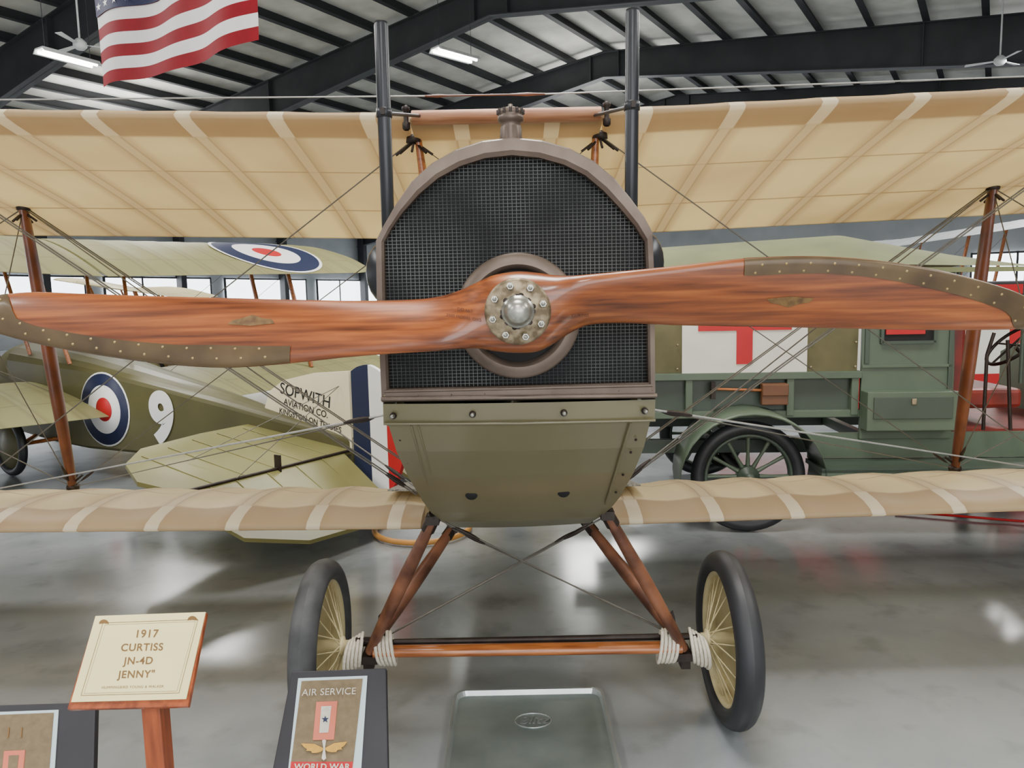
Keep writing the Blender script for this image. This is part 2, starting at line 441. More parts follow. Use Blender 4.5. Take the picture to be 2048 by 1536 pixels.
for k in range(8):
    a=2*math.pi*k/8; mb.box((hc.x+.034*math.cos(a),hy-.022,hc.z+.034*math.sin(a)),(.008,.014,.008),m_iron,Matrix.Rotation(-a,3,'Y'))
chp(mb,"spinner_nut",label="domed steel retaining nut")
mb=MB(); mb.lathe([(.05,0),(.05,.3),(0,.3)],(hc.x,hy+.1,hc.z),(0,1,0),m_iron,24); chp(mb,"prop_shaft")
def decal_pts(pts,cx,cy,s):
    out=[]
    for a,b in pts:
        x=cx+a*s; y=cy+b*s
        yt=cat_interp(XS,YT,x); yb=cat_interp(XS,YB,x)
        out.append(prop_pt(x,(y-yt)/(yb-yt),True,.0012))
    return out
W=[(-46,6),(-38,-2),(-20,-6),(-8,-10),(0,-12),(8,-10),(22,-5),(40,-3),(48,6),(20,8),(0,10),(-20,8)]
for cx,cy,fl_ in((505,647,1),(1575,597,-1)):
    mb=MB(); pts=[(a,b*fl_) for a,b in W]
    mid=decal_pts([(0,0)],cx,cy,1)[0]; o=decal_pts(pts,cx,cy,1)
    mb.add([mid]+o,[(0,i+1,(i+1)%len(o)+1) for i in range(len(o))],m_emblem); chp(mb,"winged_emblem")
def stamp(body,cx,cy,h,rot=0):
    def pp(x,y): return prop_pt(x,(y-cat_interp(XS,YT,x))/(cat_interp(XS,YB,x)-cat_interp(XS,YT,x)),True,.004)
    o=pp(cx,cy)
    ex=(pp(cx+15,cy+rot*15)-pp(cx-15,cy-rot*15)); ex.normalize(); ey=(pp(cx,cy-6)-pp(cx,cy+6)).normalized(); ez=ex.cross(ey).normalized()
    ob=text(body,mat4(ex,ey,ez,o)@Matrix.Scale(h/F*YP*1.3,4),m_stamp,"stamped_lettering")
    ob.parent=pr; ob.matrix_parent_inverse=pr.matrix_basis.inverted()
stamp("DD 663",932,645,8); stamp("2500 MODEL OX5",930,658,7)
stamp("CURTISS",1158,603,8)
# radiator
YR=1.95
def poly(pts,Y): return [P(a,b,Y) for a,b in pts]
outer=[(762,806),(757,700),(752,600),(750,482),(765,452),(790,408),(822,362),(862,325),(910,298),(965,280),(1024,273),(1085,279),(1140,295),(1188,320),(1230,355),(1264,397),(1290,432),(1306,462),(1310,560),(1311,700),(1312,798)]
inner=[(778,778),(775,700),(770,600),(768,484),(782,458),(806,424),(838,388),(876,356),(920,332),(970,316),(1024,310),(1078,315),(1128,329),(1170,350),(1208,382),(1240,416),(1270,452),(1290,484),(1294,560),(1296,680),(1297,765)]
mb=MB()
of=poly(outer,YR); inn=poly(inner,YR-.004); ob=[V((p.x,YR+.13,p.z)) for p in of]; ib=[V((p.x,YR+.035,p.z)) for p in inn]
of2=[p+V((0,.012,0)) for p in of]
mid=[a*.85+b*.15 for a,b in zip(of,inn)]; mid=[V((p.x,YR-.008,p.z)) for p in mid]
mid2=[a*.25+b*.75 for a,b in zip(of,inn)]; mid2=[V((p.x,YR-.010,p.z)) for p in mid2]
mb.strip(of2,mid,m_shell); mb.strip(mid,mid2,m_shell); mb.strip(mid2,inn,m_shell); mb.strip(inn,ib,m_shell); mb.strip(ob,of2,m_shell)
mb.add(ob,[tuple(range(len(ob)))],m_dark)
ch(J,mb,"radiator_shell",label="arched tarnished metal radiator shell")
mb=MB()
a=P(764,797,YR); b=P(1312,790,YR); mb.tube([a+V((0,-.012,0)),b+V((0,-.012,0))],.006,m_shell)
a=P(770,782,YR); b=P(1303,770,YR); mb.tube([a+V((0,-.010,0)),b+V((0,-.010,0))],.004,m_shell)
for k in range(9):
    p=a.lerp(b,k/8.0)+V((0,-.008,-.012)); mb.lathe([(0,-.002),(.003,-.001),(.004,.002)],p,(0,1,0),m_steel,8)
ch(J,mb,"radiator_trim")
cz=P(1036,632,YR); RO=.163
mb=MB()
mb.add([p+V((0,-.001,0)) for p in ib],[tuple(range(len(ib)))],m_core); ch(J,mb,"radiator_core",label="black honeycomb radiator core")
def ztop(x):
    best=None
    pts=inn
    for i in range(len(pts)-1):
        a,b=pts[i],pts[i+1]
        if abs(a.x-b.x)>1e-6 and min(a.x,b.x)-1e-6<=x<=max(a.x,b.x)+1e-6:
            t=(x-a.x)/(b.x-a.x); z=a.z+(b.z-a.z)*t
            if best is None or z>best: best=z
    return best
def zbot(x):
    a,b=inn[0],inn[-1]; return a.z+(b.z-a.z)*(x-a.x)/(b.x-a.x)
def xr(z):
    r=[]
    pts=inn
    for i in range(len(pts)-1):
        a,b=pts[i],pts[i+1]
        if abs(a.z-b.z)>1e-6 and min(a.z,b.z)<=z<=max(a.z,b.z): r.append(a.x+(b.x-a.x)*(z-a.z)/(b.z-a.z))
    return (min(r),max(r)) if len(r)>1 else None
mb=MB(); yg=YR+.018; x0=min(p.x for p in inn)+.01; x1=max(p.x for p in inn)-.006
sp=.0112
x=x0
def wb(cx,cz_,sx,sz,dy=0): mb.box((cx,yg+dy,cz_),(sx,.004,sz),m_grid)
while x<x1:
    t=ztop(x); b_=zbot(x)
    if t:
        if abs(x-cz.x)<RO-.02:
            h=math.sqrt((RO-.02)**2-(x-cz.x)**2)
            wb(x,(t+cz.z+h)/2,.0011,t-cz.z-h); wb(x,(b_+cz.z-h)/2,.0011,cz.z-h-b_)
        else: wb(x,(t+b_)/2,.0011,t-b_)
    x+=sp
z=zbot(x0)+.008
while z<max(p.z for p in inn)-.004:
    r=xr(z)
    if r:
        if abs(z-cz.z)<RO-.02:
            h=math.sqrt((RO-.02)**2-(z-cz.z)**2)
            wb((r[0]+cz.x-h)/2,z,cz.x-h-r[0],.0009,-.003); wb((r[1]+cz.x+h)/2,z,r[1]-cz.x-h,.0009,-.003)
        else: wb((r[0]+r[1])/2,z,r[1]-r[0],.0009,-.003)
    z+=sp*.8
ch(J,mb,"radiator_grille",label="fine square wire radiator mesh")
mb=MB(); c=(cz.x,YR,cz.z)
mb.lathe([(RO,.02),(RO,-.004)],c,(0,1,0),m_shell,64)
mb.lathe([(RO,-.004),(RO-.006,-.012),(RO-.030,-.013)],c,(0,1,0),m_shell,64)
mb.lathe([(RO-.030,-.013),(RO-.038,-.008),(RO-.042,.06)],c,(0,1,0),m_shell,64)
mb.lathe([(RO-.042,.032),(0,.032)],c,(0,1,0),m_dark,48)
ch(J,mb,"shaft_opening_ring",label="tarnished ring round the crankshaft opening")
c=P(1022,272,YR+.06)
mb=MB(); mb.lathe([(.03,-.02),(.028,.018),(.026,.022),(.026,.034),(.033,.036),(.034,.048),(.03,.052),(.033,.055),(.033,.066),(.02,.070),(.006,.072),(.006,.08),(0,.081)],c,(0,0,1),m_shell,32)
for k in range(12):
    a=2*math.pi*k/12; mb.lathe([(.004,0),(.004,.012),(0,.013)],V(c)+V((.033*math.cos(a),.033*math.sin(a),.054)),(0,0,1),m_iron,8)
ch(J,mb,"filler_cap",label="grey ribbed radiator filler cap")
# nose pan
mb=MB()
rowsL=[(805,766,1311,1.955),(845,767,1309,1.965),(850,778,1300,1.975),(900,793,1288,2.06),(950,816,1268,2.18),(1000,846,1240,2.34),(1022,862,1222,2.42),(1040,885,1200,2.5),(1052,900,1180,2.62)]
rows=[]
for y,xl,xr_,Y in rowsL:
    row=[]
    pl=P(xl,y+3,Y); prr=P(xr_,y-6,Y)
    row.append(V((pl.x-.02,Y+.55,pl.z+.02))); row.append(V((pl.x-.012,Y+.10,pl.z+.01)))
    for k in range(9):
        t=k/8; p=pl.lerp(prr,t); p.y-=.02*math.sin(math.pi*t); row.append(p)
    row.append(V((prr.x+.012,Y+.10,prr.z+.01))); row.append(V((prr.x+.02,Y+.55,prr.z+.02)))
    rows.append(row)
mb.grid(rows,m_olive,smooth=False)
ch(J,mb,"nose_cowl",label="olive green sheet-metal lower nose cowl")
for xa,ya,xb,yb in((822,850,868,1015),(836,850,880,1012),(1262,845,1212,1008)):
    pts=[]; mb=MB()
    for k in range(8):
        t=k/7; y=ya+(yb-ya)*t; x=xa+(xb-xa)*t
        Y=cat_interp([r[0] for r in rowsL],[r[3] for r in rowsL],y+2)
        pts.append(P(x,y,Y-.014))
    mb.tube(pts,.0035,m_olive,8)
    ch(J,mb,"cowl_bead")
mb=MB(); a=P(768,847,1.958); b=P(1310,840,1.958)
mb.tube([a+V((0,-.004,0)),a.lerp(b,.5)+V((0,-.024,0)),b+V((0,-.004,0))],.004,m_olive); ch(J,mb,"cowl_flange")
for px,py,off in((786,832,-.012),(945,829,-.022),(1128,826,-.022),(1290,822,-.012)):
    p=P(px,py,1.958+off)
    mb=MB(); mb.lathe([(0,-.003),(.007,-.003),(.009,0),(.009,.006)],p,(0,1,0),m_iron,16); mb.lathe([(0,-.02),(.005,-.019),(.0055,-.003)],p,(0,1,0),m_nut,8); ch(J,mb,"cowl_bolt")
for px,py in((943,990),(1127,985)):
    p=P(px,py,2.285); mb=MB()
    mb.lathe([(.019,.0),(.017,.003),(0,.003)],p+V((0,-.006,0)),V((0,-.85,-.5)),m_dark,24); ch(J,mb,"drain_opening")
for side,xs_ in((-1,[(800,880),(815,925),(836,975),(846,1000)]),(1,[(1272,880),(1262,905),(1246,950),(1232,985)])):
    for a_,b_ in xs_:
        mb=MB()
        Y=cat_interp([r[0] for r in rowsL],[r[3] for r in rowsL],b_+5)
        p=P(a_,b_,Y-.012); mb.lathe([(0,-.003),(.003,-.002),(.004,.002)],p,(0,1,0),m_iron,10)
        ch(J,mb,"cowl_rivet")
# fuselage
secs=[(2.08,.345,1.33,1.80,1.98),(2.4,.355,1.05,1.72,1.93),(2.75,.36,.86,1.66,1.86),(3.4,.37,.76,1.6,1.74),(4.2,.37,.66,1.42,1.6),(5.2,.31,.6,1.22,1.36),(6.4,.2,.56,1.0,1.08),(7.6,.07,.55,.8,.84),(8.1,.02,.56,.76,.78)]
rows=[]
for Y,w,zb_,zs,zt in secs:
    row=[V((.015-w*.86,Y,zb_)),V((.015-w,Y,zb_+.06)),V((.015-w,Y,zs))]
    for k in range(1,8):
        a=math.pi*k/8; row.append(V((.015-w*math.cos(a),Y,zs+(zt-zs)*math.sin(a))))
    row+=[V((.015+w,Y,zs)),V((.015+w,Y,zb_+.06)),V((.015+w*.86,Y,zb_))]
    rows.append(row)
mb=MB(); mb.grid(rows,m_olive,True,smooth=False); ch(J,mb,"fuselage",label="olive painted fuselage")
for Yc in(4.1,5.0):
    mb=MB(); zc=cat_interp([s[0] for s in secs],[s[4] for s in secs],Yc)
    mb.ring((.015,Yc,zc),(0,.18,1),.22,.02,m_leather,24,8); ch(J,mb,"cockpit_rim")
    mb=MB(); mb.prism([V((-.12,Yc-.25,zc+.03)),V((.15,Yc-.25,zc+.03)),V((.12,Yc-.18,zc+.16)),V((-.09,Yc-.18,zc+.16))],(0,.006,0),m_nut); ch(J,mb,"windscreen")
mb=MB(); mb.prism([V((.01,7.3,.85)),V((.01,8.1,.78)),V((.01,8.1,1.35)),V((.01,7.85,1.3)),V((.01,7.5,1.0))],(.03,0,0),m_khakil); ch(J,mb,"tail_fin")
mb=MB(); mb.prism([V((.01,8.12,.5)),V((.01,8.5,.5)),V((.01,8.62,.8)),V((.01,8.5,1.3)),V((.01,8.3,1.45)),V((.01,8.12,1.38))],(.03,0,0),m_cream); ch(J,mb,"rudder")
mb=MB(); mb.prism([V((-1.25,7.7,.78)),V((-1.1,7.35,.82)),V((0,7.2,.85)),V((1.13,7.35,.82)),V((1.28,7.7,.78)),V((1.2,8.3,.72)),V((-1.17,8.3,.72))],(0,0,.03),m_wing3); ch(J,mb,"tailplane")
mb=MB(); mb.tube([(.015,7.6,.58),(.015,7.9,.2),(.015,8.05,.012)],.018,m_strut); ch(J,mb,"tail_skid")
for px,py,s in((742,545,-1),(1318,525,1)):
    p=P(px-s*32,py,2.2); mb=MB()
    mb.tube([p+V((0,-.07,0)),p+V((0,-.05,0)),p,p+V((0,.12,0)),p+V((0,.2,0))],[.01,.05,.062,.055,.01],m_black,20,ell=(1,1.5),ref=(1,0,0)); ch(J,mb,"engine_side_cover")
for (xa,ya),(xb,yb) in(((762,45),(777,470)),((1265,20),(1262,470))):
    a=P(xa,ya,2.35); b=P(xb,yb,2.35); d=(b-a).normalized()
    mb=MB(); mb.tube([a,a+d*.01,b,b+V((.06 if xa<1000 else -.06,.05,-.07))],[.018,.0215,.0215,.0215],m_black,24)
    c=a.lerp(b,.42); mb.lathe([(.0215,-.014),(.0245,-.012),(.0245,.012),(.0215,.014)],c,d,m_black,24)
    mb.box(c+V((0,-.026,0)),(.012,.012,.02),m_iron); mb.lathe([(.0195,0),(.0185,.03),(0,.03)],a-d*.001,d,m_dark,20)
    ch(J,mb,"exhaust_stack",label="tall black exhaust stack pipe")
    mb=MB(); q=P(845 if xa<1000 else 1185,232,2.75); mb.tube([c,q],.006,m_black,8); ch(J,mb,"stack_brace")
# ------- wings
def airfoil(chord,tau,camber,n=14):
    up=[];lo=[]
    for i in range(n+1):
        t=(1-math.cos(math.pi*i/n))/2
        yt=5*tau*(.2969*math.sqrt(t)-.126*t-.3516*t*t+.2843*t**3-.1036*t**4)
        yc=camber*4*(t**.8)*(1-t**.8) 
        up.append((t*chord,(yc+yt)*chord)); lo.append((t*chord,(yc*.75-yt*.8)*chord))
    return up,lo
def wing_mb(x0,x1,chord,tau,camber,spacing,m,tip=True,scal=.1,sub=6):
    up,lo=airfoil(chord,tau,camber); loop=up+lo[-2:0:-1]
    mb=MB(); rows=[]; n=max(2,int(abs(x1-x0)/spacing*sub))
    for i in range(n+1):
        x=x0+(x1-x0)*i/n; fr=(x/spacing)%1; w=1-scal*math.sin(math.pi*((fr-.5)%1))**2
        d=abs(x1-x); k=1; ys=0
        if tip and d<.6:
            q=1-d/.6; k=math.sqrt(max(.02,1-q*q)) ; k=.35+.65*k; ys=chord*(1-k)*.55
        row=[]
        for (y,z) in loop:
            row.append(V((x,ys+y*k,z*w*(k if tip else 1))))
        rows.append(row)
    mb.grid(rows,m,True); mb.add(rows[0],[tuple(range(len(loop)))],m); mb.add(rows[-1],[tuple(range(len(loop)))],m)
    return mb
def wing_M(o,tilt,dih): return Matrix.Translation(V(o))@Matrix.Rotation(-dih,4,'Y')@Matrix.Rotation(-tilt,4,'X')
TU=math.radians(12); TL=math.radians(9.6)
UO=V((.0,2.74,2.285)); LO=V((.0,2.95,.720)); CH=1.5
for s in(-1,1):
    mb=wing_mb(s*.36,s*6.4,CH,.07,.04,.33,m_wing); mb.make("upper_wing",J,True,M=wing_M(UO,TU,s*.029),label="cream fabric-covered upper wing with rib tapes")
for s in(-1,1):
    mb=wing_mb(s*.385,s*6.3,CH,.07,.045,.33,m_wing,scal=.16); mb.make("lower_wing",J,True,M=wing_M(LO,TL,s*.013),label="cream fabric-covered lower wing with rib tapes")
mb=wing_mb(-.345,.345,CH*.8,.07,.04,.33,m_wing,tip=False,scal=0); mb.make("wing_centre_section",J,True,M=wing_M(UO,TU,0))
mb=MB()
a=UO+V((-.335,.025,.010)); b=UO+V((.335,.025,.010)); mb.tube([a,b],.024,m_cs,16,ell=(1.0,2.4),ref=(0,0,1))
ch(J,mb,"centre_leading_edge",label="reddish bare wood centre leading edge")
def up_pt(x,y,top=False): 
    return wing_M(UO,TU,(1 if x>0 else -1)*.029)@V((x,y,(.11 if top else .0)))
def lo_pt(x,y,dz=.1): 
    return wing_M(LO,TL,(1 if x>0 else -1)*.013)@V((x,y,dz))
for s in(-1,1):
    mb=MB(); q=[lo_pt(s*.40,.25,.128),lo_pt(s*.56,.25,.128),lo_pt(s*.56,.75,.122),lo_pt(s*.40,.75,.122)]; mb.prism(q,(0,0,.008),m_walk); ch(J,mb,"wing_walkway",label="grey mesh walkway strip")
SX=2.4
RU={};RL={};FU={};FL={}
for s in(-1,1):
    RU[s]=up_pt(s*SX,1.06)+V((0,0,.01)); RL[s]=lo_pt(s*SX,1.02,.10); FU[s]=up_pt(s*SX,.2)+V((0,0,.0)); FL[s]=lo_pt(s*SX,.2,.13)
    for a,b in((RU[s],RL[s]),(FU[s],FL[s])):
        n=12; pts=[a.lerp(b,i/n) for i in range(n+1)]
        rs=[.016+.012*math.sin(math.pi*(.06+.88*i/n)) for i in range(n+1)]
        mb=MB(); mb.tube(pts,rs,m_strut,14,ell=(1.0,1.6),ref=(1,0,0)); ch(J,mb,"wing_strut",label="varnished streamlined wooden interplane strut")
        for p,d in((a,-1),(b,1)):
            mb=MB(); mb.lathe([(.012,-.03),(.03,-.02),(.033,0),(.03,.012),(0,.014)],p,(0,0,d),m_iron,12)
            for ax in((-1,0),(1,0),(0,-1),(0,1)):
                q=p+V((0,0,d*.02)); mb.tube([q,q+V((ax[0]*.06,ax[1]*.06,d*.045))],.006,m_iron,6)
            ch(J,mb,"strut_fitting",label="dark iron strut end fitting")
    for a,b in((up_pt(s*5.0,1.06),lo_pt(s*5.0,1.02,.1)),(up_pt(s*5.0,.2),lo_pt(s*5.0,.2,.13))):
        mb=MB(); mb.tube([a,a.lerp(b,.5),b],[.016,.028,.016],m_strut,12,ell=(1,1.5),ref=(1,0,0)); ch(J,mb,"wing_strut")
for s in(-1,1):
    for dy,bx,bz in((0,.30,1.75),(.75,.31,1.6)):
        a=up_pt(s*.335,.16+dy); b=V((.015+s*bx,a.y+.05,bz)); mb=MB()
        mb.tube([a,a.lerp(b,.5),b],[.013,.019,.014],m_strut2,12,ell=(1,1.5),ref=(1,0,0)); ch(J,mb,"cabane_strut",label="varnished wooden centre-section strut")
    mb=MB(); p=up_pt(s*.35,.16); mb.lathe([(.012,-.02),(.028,-.01),(.03,.01),(0,.014)],p+V((0,0,-.015)),(0,0,-1),m_iron,12)
    for ax in((-1,0),(1,0),(0,-1),(-.7,-.5),(.7,-.5)): mb.tube([p+V((0,0,-.02)),p+V((ax[0]*.07,ax[1]*.07,-.07))],.005,m_iron,6)
    ch(J,mb,"cabane_fitting",label="dark iron wing-root fitting")
    mb=MB(); p=UO+V((s*.355,-.015,0.005)); mb.lathe([(.009,-.045),(.014,-.04),(.014,-.02),(.009,-.015),(.009,.02),(.014,.025),(.014,.035),(0,.042)],p,(0,0,1),m_iron,12); ch(J,mb,"wing_root_fitting")
def wire(a,b,r=.0027,m=None,turn=True):
    mb=MB(); m=m or m_cable; a=V(a);b=V(b); mb.tube([a,b],r,m,6)
    if turn:
        d=(b-a).normalized(); p=b-d*.16
        mb.tube([p,p+d*.02,p+d*.05,p+d*.08,p+d*.1],[.003,.006,.0075,.006,.003],m_iron,8)
    ch(J,mb,"bracing_wire")
for s in(-1,1):
    BF=lo_pt(s*.42,.15,.12); BR_=lo_pt(s*.42,1.02,.10); CF=up_pt(s*.36,.2); CR=up_pt(s*.36,1.06)
    wire(FU[s],BF,.0032); wire(FU[s]+V((0,.03,0)),BF+V((0,.03,0)),.0032)
    wire(RU[s],BR_,.0034); wire(RU[s]+V((0,.03,0)),BR_+V((0,.03,0)),.0034)
    wire(CF,FL[s],.0026); wire(CR,RL[s],.0028)
    wire(FU[s],RL[s]); wire(RU[s],FL[s])
    N_=V((.015+s*.36,2.02,1.335)); wire(FL[s],N_,.0034,m_cable_l)
    wire(RU[s],lo_pt(s*5.0,1.02,.1),.003); wire(RL[s],up_pt(s*5.0,1.06),.003); wire(FL[s],up_pt(s*5,.2)); wire(FU[s],lo_pt(s*5,.2,.1))
    wire(CF,V((.015-s*.3,2.85,1.75)),.0018,turn=False)
    wire(RL[s],N_,.0024)
    wire(RU[s],V((.015+s*.36,2.6,.98)),.0028)
a=P(-300,202,2.7); b=P(850,192,2.7); c=P(1090,188,2.7); d=P(2400,140,2.7)
mb=MB(); mb.tube([a,b,c,d],.0028,m_cable_l,6)
ch(J,mb,"control_cable",label="steel control cable above the wing")
mb=MB(); mb.tube([b,b.lerp(c,.1),b.lerp(c,.2),b.lerp(c,.7),b.lerp(c,.85),c],[.0032,.006,.0032,.0032,.0065,.0032],m_strut,8); ch(J,mb,"turnbuckle")
# landing gear
YA=2.72
AP={-1:P(742,1296,YA),1:P(1364,1290,YA)}
tops={-1:(P(866,1038,2.5),P(905,1056,3.15)),1:(P(1214,1028,2.5),P(1175,1048,3.15))}
for s in(-1,1):
    for i,t in enumerate(tops[s]):
        e=AP[s]+V((-s*.0,.02 if i else -.02,0)); n=10
        pts=[t.lerp(e,k/n) for k in range(n+1)]
        mb=MB(); mb.tube(pts,[.018+.007*math.sin(math.pi*k/n) for k in range(n+1)],m_gearwood,12,ell=(1,1.4),ref=(1,0,0)); ch(J,mb,"gear_strut",label="wooden undercarriage V strut")
        mb=MB(); d=(e-t).normalized(); mb.tube([t-d*.02,t+d*.05],[.024,.025],m_iron,10); mb.box(t,(.045,.055,.03),m_iron); ch(J,mb,"strut_socket")
    mb=MB(); p=AP[s]
    mb.box(p+V((0,0,-.03)),(.06,.09,.03),m_iron); mb.box(p+V((s*.01,0,-.065)),(.035,.05,.04),m_iron)
    mb.box(p+V((-s*.0,-.03,.05)),(.10,.012,.012),m_iron)
    q=p+V((-s*.045,-.03,.09)); mb.prism([q+V((-.02,0,-.05)),q+V((.02,0,-.05)),q+V((.012,0,.03)),q+V((.004,0,.06)),q+V((-.006,0,.05)),q+V((-.01,0,0))],(0,.008,0),m_iron)
    ch(J,mb,"axle_bracket",label="dark iron axle bracket")
    mb=MB()
    for g in(-1,1):
        for k in range(5):
            c=p+V((g*(.036+.0125*k),-.01,.0+.004*random.random()-.007*k*(g==s)))
            mb.ring(c,(1,.18*g*(k-2)/3,.14*g),.048,.0068,m_rope,28,8,ell=(1.0,1.2+.08*random.random()))
    ch(J,mb,"shock_cord",label="white elastic shock cord wound round axle")
mb=MB(); a=P(748,1303,YA-.03); b=P(1362,1294,YA-.03); n=8
mb.tube([a.lerp(b,k/n) for k in range(n+1)],.021,m_strut2,14,ell=(1.0,1.5),ref=(0,0,1)); ch(J,mb,"spreader_bar",label="orange varnished wooden spreader bar")
WX={-1:P(641,1262,YA).x,1:P(1457,1275,YA).x}
mb=MB(); mb.tube([(WX[-1]-.06,YA+.03,.335),(WX[1]+.06,YA+.03,.335)],.013,m_iron,12); ch(J,mb,"axle")
for s in(-1,1):
    ax=V((s,0,0)); c=V((WX[s],YA+.02,.33)); w=root("wheel","wire-spoked wheel with grey rubber tyre","wheel",c); del w["category"]
    w.parent=J; w.matrix_parent_inverse=J.matrix_basis.inverted()
    def chw(mb,name,**k):
        o=mb.make(name,None,**k); o.parent=w; o.matrix_parent_inverse=w.matrix_basis.inverted(); return o
    mb=MB(); prof=[]
    for k in range(17):
        t=2*math.pi*k/16; prof.append((.285+.045*math.cos(t),.05*math.sin(t)))
    mb.lathe(prof,c,ax,m_rubber if s<0 else m_rubber2,64); chw(mb,"tyre",label="worn grey rubber tyre" if s<0 else "dark smooth rubber tyre")
    mb=MB(); mb.lathe([(.25,-.03),(.243,-.032),(.236,-.02),(.234,0),(.236,.02),(.243,.032),(.25,.03)],c,ax,m_cream,56); chw(mb,"rim",label="cream painted rim")
    mb=MB(); mb.lathe([(.24,.028),(.15,.05),(.03,.085)],c,ax,m_cream,56); chw(mb,"wheel_cover",label="cream fabric wheel cover")
    mb=MB()
    for k in range(20):
        a0=2*math.pi*k/20; a1=a0+(.5 if k%2 else -.5)
        p0=c+V((-s*.075,.03*math.cos(a1),.03*math.sin(a1))); p1=c+V((-s*.01,.236*math.cos(a0),.236*math.sin(a0)))
        mb.tube([p0,p1],.0026,m_cream,5)
    chw(mb,"spokes",label="cream wire spokes")
    mb=MB(); mb.lathe([(0,-.10),(.022,-.10),(.022,-.085),(.036,-.082),(.036,-.07),(.024,-.065),(.024,.08),(.034,.085),(.022,.12),(0,.12)],c,ax,m_cream,20); chw(mb,"hub")
for (x0_,y0_,Y0),(x1_,y1_,Y1) in(((880,1040,2.5),(1330,1262,YA)),((1205,1036,2.5),(782,1268,YA)),((905,1058,3.1),(1325,1255,YA+.05)),((1172,1050,3.1),(790,1262,YA+.05))):
    wire(P(x1_,y1_,Y1),P(x0_,y0_,Y0),.003)
